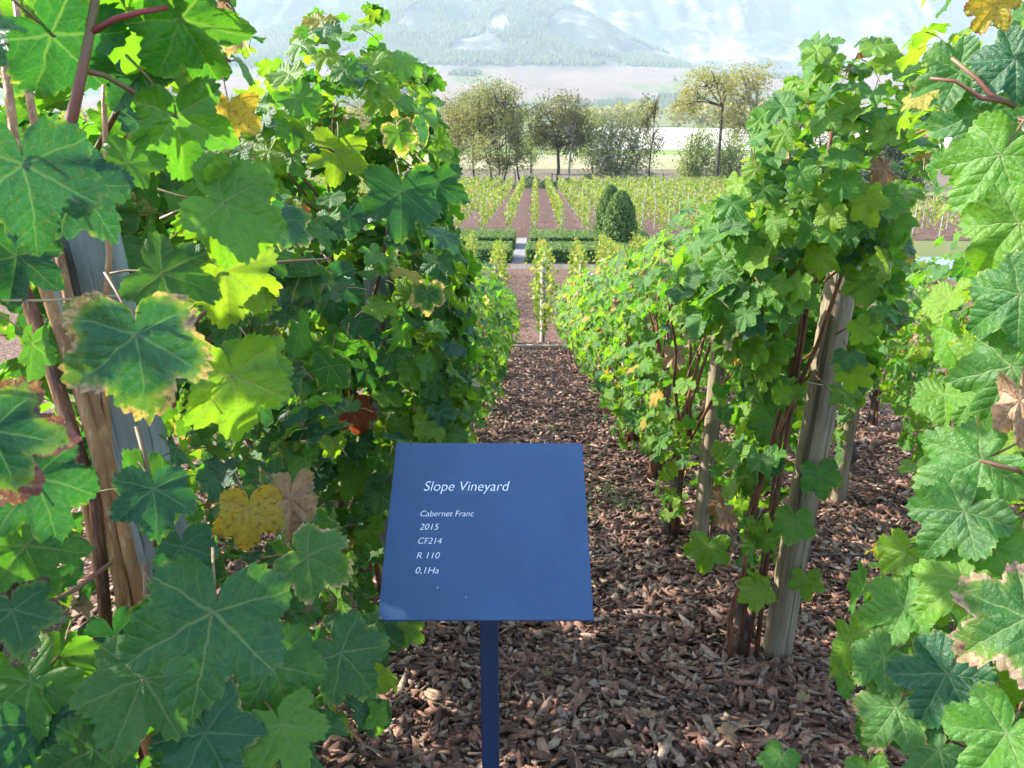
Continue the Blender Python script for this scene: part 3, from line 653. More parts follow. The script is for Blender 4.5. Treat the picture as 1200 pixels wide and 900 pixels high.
# ---------------------------------------------------------------- posts
def post_mesh(r, h, seed, mat, n_=20):
    g = np.random.default_rng(seed); b = MB()
    zs = [-.12, 0, h * .2, h * .4, h * .6, h * .8, h - .012, h]; rs = [1.06, 1.04, 1.02, 1., 1.01, .97, .95, .88]
    jit = 1 + .03 * np.sin(2 * np.arange(n_) / n_ * 6.283 + seed) + g.uniform(-.012, .012, n_)
    for z, k in zip(zs, rs):
        ox, oy = g.uniform(-.004, .004, 2)
        for i in range(n_):
            a = 2 * math.pi * i / n_; q = r * k * jit[i] * (1 + g.uniform(-.006, .006)); b.V.append((q * math.cos(a) + ox, q * math.sin(a) + oy, z))
    for j in range(len(zs) - 1):
        for i in range(n_): b.F.append([j * n_ + i, j * n_ + (i + 1) % n_, (j + 1) * n_ + (i + 1) % n_, (j + 1) * n_ + i])
    b.F.append([(len(zs) - 1) * n_ + i for i in range(n_)])
    return b.mesh('post', mat, True)
_pm = {}
def post(x, y, h, r, label, group=None, mat=M_post, lean=(0, 0), seed=0, name='vine_post'):
    k = (round(h, 2), r, mat.name, seed)
    if k not in _pm: _pm[k] = post_mesh(r, h, seed, mat, 20 if y < 6 else 8)
    o = link(name, _pm[k], None, (x, y, float(gz(y)))); o.rotation_euler = (lean[0], lean[1], 0)
    return tag(o, label, 'post', group)

# ---------------------------------------------------------------- vines
KEEP = [  # (picture polygon, only for leaves nearer than this Y)
 ([(432, 505), (702, 505), (716, 735), (560, 740), (432, 735)], 1.75),
 ([(535, 60), (548, 265), (590, 285), (613, 345), (607, 440), (585, 505), (700, 520), (688, 490), (650, 405), (655, 330), (700, 305), (760, 285), (800, 238), (872, 212), (884, 130), (925, 60), (925, -60), (535, -60)], 12.6),
 ([(482, 735), (700, 735), (700, 520), (720, 540), (745, 600), (790, 645), (800, 660), (870, 760), (930, 800), (985, 880), (985, 960), (480, 960)], 12.6),
 ([(950, 330), (1006, 330), (946, 775), (880, 775)], 2.75),
 ([(818, 392), (846, 392), (832, 640), (800, 640)], 3.9),
 ([(1000, 480), (1045, 480), (1060, 560), (1030, 640), (975, 740), (950, 740), (965, 600)], 9),
 ([(1062, 235), (1085, 235), (1088, 310), (1066, 310)], 12),
]
def keepout(p, tipw):
    bad = np.zeros(len(p), bool)
    for e in (0., .55, .95):
        q = proj(p + tipw * e)
        for poly, ymax in KEEP: bad |= inpoly(q, poly) & (p[:, 1] < ymax)
    return bad
ORD = ['first', 'second', 'third', 'fourth', 'fifth', 'sixth', 'seventh', 'eighth', 'ninth', 'tenth', 'eleventh', 'twelfth']
def sample_vine(x, y, h, wx, wy, zmin, num, sizes, inside=None, up=.5, prof=None, gaps=(), outward=1.):
    g = rng; out = []; tries = 0; have = 0
    z0 = float(gz(y))
    while have < num and tries < 60:
        tries += 1; m = num * 3
        t = g.random(m); 
        wprof = (np.interp(t, *zip(*prof)) if prof else np.interp(t, [0, .12, .3, .7, .92, 1], [.35, .75, 1, 1, .7, .25]))
        ok = g.random(m) < wprof ** 1.4 + .04; 
        a = g.uniform(0, 2 * np.pi, m); rad = g.uniform(.25, 1., m) ** .45
        ca, sa = np.cos(a), np.sin(a); q = 3.0
        sup = (np.abs(ca) ** q + np.abs(sa) ** q) ** (-1 / q)
        lx = ca * sup * rad * wx * wprof; ly = sa * sup * rad * wy * (.7 + .3 * wprof)
        p = np.stack([x + lx, y + ly, z0 + zmin + t * (h - zmin) - .185 * ly * 0], 1); p[:, 2] += gz(p[:, 1]) - z0
        o = np.stack([ca * sup / wx * .35, sa * sup / wy * .35, np.interp(t, [0, .75, 1], [0, .15, 1.2])], 1) * outward
        N = o + np.array([0, 0, up]) + np.array(to_sun) * .22 + g.normal(size=(m, 3)) * .42
        T = np.array([0, 0, -.95]) + o * .45 + g.normal(size=(m, 3)) * .42
        sz = g.uniform(sizes[0], sizes[1], m) * (1 - .35 * np.clip((t - .8) / .2, 0, 1))
        X_, T_, N_ = orient(N, T)
        ok &= ~keepout(p, T_ * sz[:, None])
        c2 = proj(p + T_ * (sz * .35)[:, None])
        if inside is not None: ok &= inpoly(c2, inside)
        for gp in gaps:
            for e in (0., .35, .9): ok &= ~(inpoly(proj(p + T_ * (sz * e)[:, None]), gp) & (p[:, 1] < 1.12))
        # keep the blades from touching the lens
        ok &= (p[:, 1] > .5)
        out.append([v[ok] for v in (p, X_, T_, N_, sz, rad)]); have += ok.sum()
    r_ = [np.concatenate(v)[:num] for v in zip(*out)]
    return r_
def pick_kinds(m, w, pos=None):
    names = list(w); pr = np.array([w[k] for k in names], float); pr /= pr.sum()
    return np.array([KINDS.index(names[i]) for i in rng.choice(len(names), m, p=pr)])
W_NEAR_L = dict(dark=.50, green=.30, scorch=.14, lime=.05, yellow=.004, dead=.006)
W_L = dict(dark=.20, green=.46, lime=.30, scorch=.04, yellow=.006, dead=.006, red=.0015)
W_R = dict(green=.50, lime=.40, dark=.03, yellow=.008, dead=.010, scorch=.03)
W_RF = dict(green=.36, lime=.50, yellow=.06, dead=.05, dark=.03)
def add_leaf(root, base, pos, X_, T_, N_, s, kind, lod, lobed=False):
    if kind == 'dead': X_, N_ = X_ * .68, N_ * 2.4      # withered blades are shrunk and curled
    me = leaf_mesh(lod, int(rng.choice(LOBED)) if lobed else int(rng.integers(0, NVAR[lod])), kind)
    o = bpy.data.objects.new('leaf', me); COL.objects.link(o); o.parent = root
    M = Matrix(((X_[0] * s, T_[0] * s, N_[0] * s, pos[0] - base[0]), (X_[1] * s, T_[1] * s, N_[1] * s, pos[1] - base[1]), (X_[2] * s, T_[2] * s, N_[2] * s, pos[2] - base[2]), (0, 0, 0, 1)))
    o.matrix_basis = M; return o
def canes(root, g, n_, h, wx, wy, r0=.011, mat=None, start=(0, 0), lean=(0, 0)):
    for i in range(n_):
        sx, sy = start[0] + g.uniform(-.05, .05), start[1] + g.uniform(-.07, .07); ex, ey = g.uniform(-.75, .75) * wx + lean[0], g.uniform(-.8, .8) * wy + lean[1]; hh = h * g.uniform(.6, .88)
        pts = []; 
        for k in range(9):
            t = k / 8; f = max(0, t - .35) / .65
            pts.append((sx + lean[0] * .0 + (ex - sx) * f ** 1.3 + g.normal() * .012, sy + (ey - sy) * f ** 1.3 + g.normal() * .012, t * hh))
        link('cane', MB().tube(pts, [r0 * (1.25 - .8 * k / 8) for k in range(9)], 6).mesh('cane', mat or M_cane, True), root)
def trunk_part(root, g, hgt=.42, r0=.03, ox=0, oy=0):
    pts = [(ox + g.normal() * .018, oy + g.normal() * .018, z) for z in np.linspace(-.05, hgt, 6)]
    link('trunk', MB().tube(pts, [r0 * 1.35, r0 * 1.15, r0, r0 * .95, r0 * 1.0, r0 * 1.1], 8).mesh('trunk', M_trunk, True), root)
def shoots(root, g, n_, h, wx, wy):
    for i in range(n_):
        z = g.uniform(.45, .8) * h; a = g.uniform(0, 6.28); l = g.uniform(.4, .75)
        d = Vector((math.cos(a) * wx * l, math.sin(a) * wy * l, g.uniform(-.02, .28))); s = Vector((g.uniform(-.1, .1), g.uniform(-.1, .1), z))
        pts = [s, s + d * .33 + Vector((0, 0, .05)), s + d * .7 + Vector((g.normal() * .03, g.normal() * .03, .06)), s + d]
        link('shoot', MB().tube(pts, [.0045, .004, .003, .002], 5).mesh('shoot', M_shoot, True), root)
def vine(x, y, h, wx, wy, zmin, num, sizes, label, group, weights, lod='hi', individual=300, inside=None, gaps=(), heroes=(), ncane=6, nshoot=10, trunk=True, prof=None, cane_mat=None, start=(0, 0), lean=(0, 0), up=.5, r0=.011, extra=0):
    base = np.array([x, y, float(gz(y))]); g = np.random.default_rng(int((x + 20) * 100 + y * 1000))
    root = tag(link('grape_vine', None, None, base), label, 'vine', group)
    if trunk: trunk_part(root, g, ox=start[0], oy=start[1])
    canes(root, g, ncane, h, wx * .8, wy * .7, mat=cane_mat, start=start, lean=lean, r0=r0)
    if nshoot: shoots(root, g, nshoot, h, wx, wy)
    pos, X_, T_, N_, sz, rad = sample_vine(x, y, h, wx, wy, zmin, num, sizes, inside, prof=prof, gaps=gaps, up=up)
    if heroes:
        hz_ = np.array([(h_[0] + h_[4] * h_[3] * .3, h_[1] + h_[5] * h_[3] * .3, h_[3] * .85, h_[2]) for h_ in heroes]); q = proj(pos + T_ * (sz * .35)[:, None]); dp = (pos - CAM) @ FWD
        ok = np.ones(len(pos), bool)
        for h_ in hz_: ok &= ~((np.hypot(q[:, 0] - h_[0], q[:, 1] - h_[1]) < h_[2] + sz * FPX / dp * .35) & (dp < h_[3] + .03))
        pos, X_, T_, N_, sz, rad = [w[ok] for w in (pos, X_, T_, N_, sz, rad)]
    if extra:  # leaves added along the panel-to-sun lines to shade the sign
        m = extra * 4; e0 = P(442, 727, 1.488); q0 = np.array([P(rng.uniform(430, 700), rng.uniform(505, 740), rng.uniform(1.48, 1.74)) for _ in range(m)])
        sd_ = np.array(to_sun); xx = rng.uniform(-1.0, -.42, m); p_ = q0 + sd_ * ((xx - q0[:, 0]) / sd_[0])[:, None]
        N0 = np.tile(sd_ * .9 + [.35, -.35, .1], (m, 1)) + rng.normal(size=(m, 3)) * .35; T0 = np.tile([.1, -.2, -.95], (m, 1)) + rng.normal(size=(m, 3)) * .4
        a, b_, c_ = orient(N0, T0); s_ = rng.uniform(.045, .07, m); p_ = p_ - b_ * (s_ * .3)[:, None]
        ok = ~keepout(p_, b_ * s_[:, None]); ok &= inpoly(proj(p_), inside) | inpoly(proj(p_), poly_L1); ok = np.where(ok)[0][:extra]
        pos, X_, T_, N_, sz, rad = [np.concatenate(w) for w in ((pos, p_[ok]), (X_, a[ok]), (T_, b_[ok]), (N_, c_[ok]), (sz, s_[ok]), (rad, np.full(len(ok), .6)))]
    kd = pick_kinds(len(pos), weights)
    for (px, py, dep, ln, tdx, tdy, nx_, ny_, kind) in heroes:
        p_ = P(px, py, dep); ray = (p_ - CAM) / np.linalg.norm(p_ - CAM)
        Nn = -ray + RIGHT * nx_ + UP * ny_; Tt = RIGHT * tdx - UP * tdy
        a, b_, c_ = orient(Nn[None], Tt[None]); s = ln / FPX * dep
        add_leaf(root, base, p_, a[0], b_[0], c_[0], s, kind, 'hi', True)
    individual -= len(heroes)
    if individual <= 0: sel = np.zeros(0, int)
    else:
        q = proj(pos); infr = (q[:, 0] > -40) & (q[:, 0] < 1240) & (q[:, 1] > -40) & (q[:, 1] < 940)
        face = np.sum(N_ * (CAM - pos) / np.linalg.norm(CAM - pos, axis=1, keepdims=True), 1)
        score = rad + .35 * (np.linalg.norm(base[:2] - CAM[:2]) - np.linalg.norm((pos - CAM)[:, :2], axis=1)) / max(wx, wy) + infr * 1.0
        sel = np.argsort(-score)[:individual]
    for i in sel: add_leaf(root, base, pos[i], X_[i], T_[i], N_[i], sz[i], KINDS[kd[i]], lod)
    rest = np.setdiff1d(np.arange(len(pos)), sel)
    if len(rest): joined_leaves('foliage', root, pos[rest], X_[rest], T_[rest], N_[rest], sz[rest], kd[rest], 'mid' if lod == 'hi' else ('mid' if lod == 'mid' and y < 8 else 'low'), base)
    return root

# ---- near left vine
XL, XR, XR2, XR3, XL2 = -.66, .97, 2.06, 3.25, -2.0
poly_L1 = [(270, 200), (288, 90), (325, 50), (368, 20), (440, 5), (460, 50), (490, 78), (515, 90), (525, 160), (530, 235), (545, 280), (570, 330), (590, 420), (580, 508), (545, 530), (470, 515), (445, 640), (430, 700), (475, 740), (440, 800), (400, 740), (330, 640), (290, 480), (270, 350)]
poly_L0 = [(-300, -200), (300, -200), (296, 60), (272, 100), (262, 160), (335, 235), (352, 270), (325, 310), (325, 480), (330, 540), (375, 600), (415, 680), (460, 790), (440, 860), (375, 850), (372, 1100), (-300, 1100)]
gap_L0 = [[(40, 430), (90, 430), (128, 520), (170, 600), (195, 690), (110, 735), (80, 600)], [(38, 92), (108, 92), (116, 190), (60, 200)]]
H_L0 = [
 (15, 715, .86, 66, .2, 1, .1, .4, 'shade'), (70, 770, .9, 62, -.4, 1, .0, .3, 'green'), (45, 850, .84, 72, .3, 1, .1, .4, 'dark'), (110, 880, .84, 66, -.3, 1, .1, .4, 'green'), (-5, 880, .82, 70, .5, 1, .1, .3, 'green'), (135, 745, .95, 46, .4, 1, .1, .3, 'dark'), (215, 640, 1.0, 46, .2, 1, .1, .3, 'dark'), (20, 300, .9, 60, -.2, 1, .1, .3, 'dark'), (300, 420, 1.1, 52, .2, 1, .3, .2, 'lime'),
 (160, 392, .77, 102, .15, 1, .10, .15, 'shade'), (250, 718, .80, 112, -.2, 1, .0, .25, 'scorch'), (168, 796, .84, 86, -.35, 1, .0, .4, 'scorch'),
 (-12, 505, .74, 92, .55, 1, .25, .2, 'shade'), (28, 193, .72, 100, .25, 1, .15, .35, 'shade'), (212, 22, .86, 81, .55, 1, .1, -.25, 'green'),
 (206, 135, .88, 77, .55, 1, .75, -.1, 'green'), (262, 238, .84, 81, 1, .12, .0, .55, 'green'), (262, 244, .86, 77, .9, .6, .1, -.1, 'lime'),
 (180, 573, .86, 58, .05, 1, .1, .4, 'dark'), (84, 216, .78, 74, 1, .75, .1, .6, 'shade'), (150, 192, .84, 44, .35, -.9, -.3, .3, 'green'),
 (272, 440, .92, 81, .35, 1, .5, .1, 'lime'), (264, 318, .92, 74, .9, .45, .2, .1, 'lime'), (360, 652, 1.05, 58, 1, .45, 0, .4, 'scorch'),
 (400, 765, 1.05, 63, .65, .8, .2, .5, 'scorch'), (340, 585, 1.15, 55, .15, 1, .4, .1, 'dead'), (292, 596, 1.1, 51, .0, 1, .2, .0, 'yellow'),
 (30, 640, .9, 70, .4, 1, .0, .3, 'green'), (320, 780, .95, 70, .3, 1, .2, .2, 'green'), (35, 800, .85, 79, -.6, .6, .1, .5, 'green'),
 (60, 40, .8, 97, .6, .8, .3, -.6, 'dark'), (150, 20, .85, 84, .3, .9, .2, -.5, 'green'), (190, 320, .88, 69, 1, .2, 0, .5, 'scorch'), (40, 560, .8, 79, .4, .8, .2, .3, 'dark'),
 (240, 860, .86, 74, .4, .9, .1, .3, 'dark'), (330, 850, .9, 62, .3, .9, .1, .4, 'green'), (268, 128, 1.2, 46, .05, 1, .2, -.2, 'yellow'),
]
v = vine(XL - .06, 1.18, 2.35, .46, .80, .15, 1050, (.034, .062), 'big close vine with scorched cream-edged leaves filling the left edge', 'vines of the left row', W_NEAR_L, prof=[(0, 1), (.3, 1), (1, 1)],
     inside=poly_L0, gaps=gap_L0, extra=150, heroes=H_L0, ncane=0, nshoot=6, trunk=False)
base0 = np.array(v.location)
def px_tube(root, name, pts, rad, mat, n_=8):
    o = link(name, MB().tube([tuple(P(*q) - np.array(root.location)) for q in pts], rad, n_).mesh(name, mat, True), root); return o
for k, (pts, r0) in enumerate([
   ([(-14, -60, 1.06), (8, 90, 1.02), (24, 220, .99), (50, 330, .97), (85, 430, .98), (118, 540, 1.0), (142, 690, 1.03), (170, 860, 1.14), (218, 1010, 1.42), (246, 1165, 1.70)], .0115),
   ([(8, -70, 1.08), (34, 110, 1.04), (66, 280, 1.0), (95, 420, .99), (118, 500, 1.0), (150, 640, 1.02), (190, 860, 1.14), (232, 1010, 1.42), (256, 1165, 1.70)], .0105),
   ([(-20, 180, 1.03), (20, 330, 1.02), (62, 450, 1.02), (95, 560, 1.03), (125, 720, 1.07), (160, 880, 1.18), (205, 1010, 1.42), (236, 1165, 1.70)], .0085),
   ([(-40, 180, .98), (5, 290, .96), (35, 350, .96), (75, 470, .98), (112, 590, 1.0), (125, 740, 1.04), (165, 900, 1.2), (228, 1165, 1.70)], .010),
   ([(128, -60, 1.06), (122, 120, 1.02), (128, 300, 1.0), (120, 430, 1.0), (130, 560, 1.02), (165, 690, 1.05), (200, 880, 1.18), (250, 1165, 1.70)], .007)]):
    px_tube(v, 'cane', pts, [r0 * (.32 + .66 * (i / (len(pts) - 1)) ** .6) for i in range(len(pts))], M_cane_o if k != 3 else M_cane)
px_tube(v, 'shoot', [(118, -40, .80), (105, 40, .80), (95, 90, .80), (84, 140, .81), (76, 185, .83), (70, 240, .88)], [.0046, .0048, .0055, .0062, .0058, .005], M_shoot)
px_tube(v, 'shoot', [(108, 37, .80), (135, 22, .80), (165, 14, .81), (196, 9, .83)], [.0038, .0032, .003, .0028], simple('red_petiole', (.22, .035, .04), .45, .4, (.16, .03, .03), 10))
px_tube(v, 'shoot', [(95, 82, .80), (122, 88, .82), (160, 110, .85), (206, 136, .88)], [.0036, .003, .0026, .0024], M_shoot)
px_tube(v, 'shoot', [(60, 208, .86), (100, 205, .85), (140, 188, .85)], [.004, .0034, .003], M_shoot)
px_tube(v, 'shoot', [(160, 500, .93), (172, 545, .92), (180, 600, .90), (182, 640, .92)], [.003, .003, .0028, .0026], M_shoot)
px_tube(v, 'shoot', [(-20, 745, .85), (40, 715, .88), (90, 690, .92), (130, 660, .97)], [.003, .003, .003, .003], M_shoot)
px_tube(v, 'shoot', [(170, 660, .98), (172, 700, .96), (168, 740, .95)], [.004, .004, .004], M_shoot)
tag(link('training_wire', MB().tube([tuple(P(-60, 352, .88)), tuple(P(60, 352, .9)), tuple(P(150, 346, .93)), tuple(P(245, 338, 1.0))], [.0016] * 4, 5).mesh('training_wire', simple('pale_twine', (.35, .30, .18), .8, .2))), 'pale training string tied across the close left vine', 'string')
pL = (P(176, 640, 1.06) + P(164, 560, 1.05)) / 2
post(pL[0] + .0, pL[1] + .11, 1.72, .052, 'grey weathered post behind the orange canes of the close left vine', 'vine posts', M_postg, (0, R(-3.0)), 1)

# ---- big left vine behind the sign
vine(XL + .01, 2.5, 2.46, .43, .52, .18, 1350, (.046, .070), 'tall leafy vine rising behind the left side of the blue sign', 'vines of the left row', W_L, inside=poly_L1, prof=[(0, .35), (.2, .8), (.4, 1), (.93, 1), (1, .85)],
     ncane=5, nshoot=10, heroes=[(415, 480, 2.34, 32, .3, 1, .2, .2, 'red'), (440, 738, 2.22, 40, .1, 1, 0, .4, 'scorch'), (475, 735, 2.28, 26, .8, .7, 0, .3, 'lime'), (510, 215, 2.51, 44, .1, 1, .3, .2, 'dark'), (470, 225, 2.34, 60, .0, 1, .1, .3, 'dark'), (385, 330, 2.28, 50, .2, 1, .1, .3, 'dark'), (350, 340, 2.28, 34, .3, 1, .5, 0, 'dead'), (396, 175, 2.39, 44, -.1, 1, .1, .2, 'lime')])
post(-.55, 2.66, 1.55, .055, 'grey post base showing below the big vine left of the sign', 'vine posts', M_postg, (0, 0), 2)
for k in range(2, 11):
    y = 2.5 + 1.22 * (k - 1); near = y < 7.6
    vine(XL + rng.uniform(-.04, .04), y, float(np.interp(y, [3, 6, 8, 10, 12.5], [1.95, 1.72, 1.58, 1.4, 1.2])), .40, .66, .15, 400 if near else 300, (.042, .064), f'{ORD[k]} vine along the left row beside the mulch path', 'vines of the left row', W_L if k < 5 else W_R,
         'mid' if near else 'low', 300 if near else 0, ncane=5, nshoot=5 if near else 0)
    post(XL + .05, y + .2, 1.3, .04, f'wooden post behind the {ORD[k]} vine of the left row', 'vine posts', M_post, (0, 0), 3)
# ---- right row
poly_R0 = [(1095, -250), (1900, -250), (1900, 1300), (975, 1300), (985, 870), (968, 790), (1000, 690), (1045, 600), (1095, 520), (1105, 400), (1092, 290), (1085, 200), (1050, 130), (1070, 60)]
H_R0 = [
 (1172, 182, 1.0, 74, -.8, .75, -.2, .3, 'green'), (1195, 262, .98, 70, -.75, .6, -.2, .2, 'lime'), (1125, 85, 1.1, 53, -1, .15, 0, .5, 'green'), (1150, 132, 1.08, 64, -.5, .9, -.1, .3, 'green'),
 (1190, 70, 1.02, 56, -.8, .5, 0, .4, 'dark'), (1205, 725, .92, 90, -1, .25, -.1, .45, 'scorch'), (1060, 712, 1.1, 53, -.9, -.1, -.2, .6, 'green'), (1065, 715, 1.12, 50, -.8, .9, -.3, .2, 'lime'),
 (1150, 540, 1.02, 78, -1, .25, -.1, .4, 'green'), (1130, 600, 1.0, 67, -.8, .7, 0, .4, 'green'), (1185, 430, .98, 74, -.6, .9, -.2, .3, 'scorch'), (1195, 345, .96, 67, -.9, .4, -.2, .2, 'green'), (1195, 470, .92, 56, .0, 1, -.3, .2, 'dead'),
 (1165, 5, 1.0, 34, -.5, .8, 0, -.1, 'yellow'), (1165, 640, .98, 74, -.6, .8, -.1, .4, 'green'), (1110, 790, 1.0, 69, -.5, .9, -.1, .4, 'dark'), (1050, 830, 1.02, 56, -.6, .8, -.1, .4, 'scorch'), (915, 888, 1.1, 29, -.3, 1, 0, .6, 'green'), (1180, 860, .9, 74, -.6, .8, -.2, .4, 'green'),
 (1035, 770, 1.05, 45, -.9, .5, -.2, .5, 'green'), (1130, 680, .98, 66, -.9, .5, -.1, .5, 'lime'), (1100, 880, .98, 53, -.7, .7, 0, .4, 'green')]
v = vine(XR + .02, 1.26, 2.3, .42, .66, .05, 600, (.042, .066), 'close bright green vine filling the right edge of the view', 'vines of the right row', W_R, inside=poly_R0, heroes=H_R0, ncane=6, nshoot=6)
px_tube(v, 'shoot', [(1090, 92, 1.05), (1120, 95, 1.04), (1150, 115, 1.03), (1185, 120, 1.03)], [.002, .0024, .003, .0034], M_shoot)
px_tube(v, 'shoot', [(1115, 68, 1.05), (1145, 92, 1.04), (1160, 110, 1.03), (1190, 125, 1.03)], [.0024, .003, .0034, .004], M_shoot)
px_tube(v, 'shoot', [(1150, 540, 1.0), (1180, 548, .98), (1215, 558, 1.0)], [.0026, .003, .0034], M_shoot)
post(1.02, 1.34, 1.6, .055, 'vine post at the right edge behind the bright close vine', 'vine posts', M_post, (0, 0), 4)
poly_R1 = [(770, 330), (800, 300), (845, 235), (878, 190), (890, 130), (915, 75), (950, 45), (1000, 38), (1060, 45), (1100, 110), (1095, 200), (1068, 235), (1060, 330), (1045, 400), (1005, 460), (990, 620), (962, 700), (880, 740), (870, 620), (850, 560), (880, 420), (800, 390)]
v = vine(XR - .02, 2.62, 2.3, .52, .55, .1, 900, (.046, .072), 'trellised vine climbing above the stout leaning post on the right', 'vines of the right row', W_R, inside=poly_R1, ncane=1, nshoot=8, start=(-.12, -.04), lean=(.05, 0),
     prof=[(0, .2), (.25, .35), (.5, .55), (.62, .95), (.8, 1), (.95, 1), (1, .7)],
     heroes=[(480 + 480, 555, 2.73, 30, .2, 1, .1, .3, 'green'), (905, 490, 2.73, 34, -.4, 1, 0, .3, 'green'), (930, 610, 2.67, 30, -.1, 1, 0, .4, 'green'), (830, 640, 3.10, 32, -.2, 1, 0, .2, 'lime'), (1035, 195, 2.85, 30, .5, .7, .5, .3, 'dead'), (885, 690, 2.73, 26, .1, 1, 0, .3, 'lime'), (945, 680, 2.85, 24, 0, 1, 0, .3, 'lime')])
def at_y(px, py, y):
    d = P(px, py, 1.) - CAM; return CAM + d * (y / d[1])
for pts, r0 in [([(886, 772), (900, 640), (921, 520), (940, 400), (950, 330), (962, 250), (975, 150)], .0115), ([(874, 775), (893, 660), (911, 540), (933, 420), (946, 320)], .009), ([(866, 770), (884, 600), (914, 480), (950, 350), (985, 240)], .009)]:
    link('cane', MB().tube([tuple(at_y(px, py, 2.53 - .02 * k) - np.array(v.location)) for k, (px, py) in enumerate(pts)], [r0 * (.9 - .4 * k / len(pts)) for k in range(len(pts))], 7).mesh('cane', M_cane, True), v)
tz = at_y(950, 443, 2.6); tw_ = [tuple(np.array([tz[0] + .066 * math.cos(a), 2.6 + .066 * math.sin(a), tz[2] + .006 * math.sin(2 * a)]) - np.array(v.location)) for a in np.linspace(-2.9, 3.3, 22)]
tw_ += [tuple(at_y(932, 470, 2.525) - np.array(v.location)), tuple(at_y(922, 494, 2.52) - np.array(v.location))]
link('twine', MB().tube(tw_, [.0024] * len(tw_), 5).mesh('twine', simple('twine', (.30, .26, .18), .9, .1)), v)
gp = P(910, 766, 2.50); 
pst = post(1.0, 2.60, 1.70, .056, 'stout weathered post leaning right beside the drip pipe', 'vine posts', M_post, (0, R(1.6)), 5)
# third vine of the right row with its slim post
vine(XR - .06, 3.86, 2.0, .50, .66, .12, 620, (.044, .066), 'leafy vine on the slim post left of the stout leaning post', 'vines of the right row', W_R, 'hi', 300, ncane=6, nshoot=8, start=(-.1, .05),
     prof=[(0, .3), (.2, .5), (.4, .9), (.8, 1), (1, .4)], heroes=[(790, 415, 4.19, 24, .1, 1, .2, .2, 'dead'), (845, 585, 3.94, 30, 0, 1, .2, .1, 'dead'), (850, 600, 3.81, 24, .4, 1, .2, .1, 'dead')])
post(.95, 3.84, 1.55, .044, 'slim weathered post carrying the second vine right of the sign', 'vine posts', M_post, (R(0.5), R(.6)), 6)
for k in range(3, 11):
    y = 3.86 + 1.2 * (k - 2); near = y < 7.8
    vine(float(np.interp(y, [4, 13], [.92, .80])) + rng.uniform(-.04, .04), y, float(np.interp(y, [4, 8, 10, 13], [1.95, 1.72, 1.55, 1.35])), .48, .68, .22, 430 if near else 330, (.040, .060), f'{ORD[k]} vine along the right row beside the mulch path', 'vines of the right row', W_R if k < 4 else W_RF,
         'mid' if near else 'low', 300 if near else 0, ncane=9 if near else 5, nshoot=5 if near else 0)
    post(.95, y + .12, 1.4, .035, f'thin stake inside the {ORD[k]} vine of the right row', 'vine posts', M_stake if k > 4 else M_post, (0, 0), 7)
# ---- second and third rows to the right, second row to the left
for k in range(0, 8):
    y = 2.2 + 1.22 * k; near = 3 < y < 7
    vine(XR2 + rng.uniform(-.04, .04), y + .02, 1.75, .40, .62, .35, 300 if near else 220, (.044, .066), f'{ORD[k]} vine of the row behind the stout leaning post', 'vines of the second right row', W_R, 'mid' if near else 'low', 240 if near else 0, ncane=5, nshoot=4 if near else 0)
    post(XR2 - .03, y - .02, 1.35, .045, f'post of the {ORD[k]} vine in the row behind the stout post', 'vine posts', M_post, (0, 0), 8)
for k in range(0, 8):
    y = 3.2 + 1.25 * k; near = y < 7.5
    vine(XR3, y, 1.75, .42, .64, .2, 280 if near else 200, (.044, .066), f'{ORD[k]} vine of the outermost row at the right', 'vines of the third right row', W_RF, 'mid' if near else 'low', 200 if near else 0, ncane=4, nshoot=0)
for k in range(0, 9):  # near vines raised, the first added, to shade sign and close left vine
    y = 1.2 + 1.25 * k
    vine(XL2, y, (2.75 if y < 1.5 else 2.5) if y < 4.5 else 1.75, .46, .66, .2, 620 if y < 5 else 220, (.044, .066), f'{ORD[k]} vine of the row hidden behind the left row', 'vines of the second left row', W_L, 'low', 0, ncane=4, nshoot=0)

# ---- lower terrace and far vineyard
M_thin = simple('vine_stem', (.12, .075, .05), .8, .2)
def far_vine_data(seed, h, n_, leaf, w=.24, l=.58, zmin=.35, tag_='vine'):
    g = np.random.default_rng(seed); t = g.random(n_); p_ = np.stack([g.normal(size=n_) * w * .5 * np.interp(t, [0, .3, .8, 1], [.5, 1, .9, .35]), g.uniform(-1, 1, n_) * l, zmin + t * (h - zmin)], 1)
    V, F = leaf_cloud(p_, leaf, g); return V, F, np.repeat(g.random(n_), 4)
fm = [mesh_np('grape_vine', *far_vine_data(300 + i, 1.85, 330, .11)[:2], [FO['vine']], None, {'rnd': far_vine_data(300 + i, 1.85, 330, .11)[2]}) for i in range(4)]
stm = MB().tube([(0, 0, -.03), (.02, .01, .5), (0, 0, 1.2)], [.025, .018, .01], 5).mesh('trunk', M_thin)
npost = 0
LOW = [(.17, 14.1, 16.7, 1.), (-.92, 18.2, 21.8, .88), (1.12, 18.2, 21.8, .88), (2.3, 17, 28, .8), (-2.2, 17, 28, .8), (3.5, 17, 28, .8), (4.7, 17, 28, .8), (6.0, 17, 28, .8), (7.3, 17, 28, .8), (8.6, 17, 28, .8)]
LAB = ['slim vine standing alone in the path behind its pale round post', 'narrow light vine in the short row left of the lone path vine', 'narrow light vine in the short row right of the lone path vine']
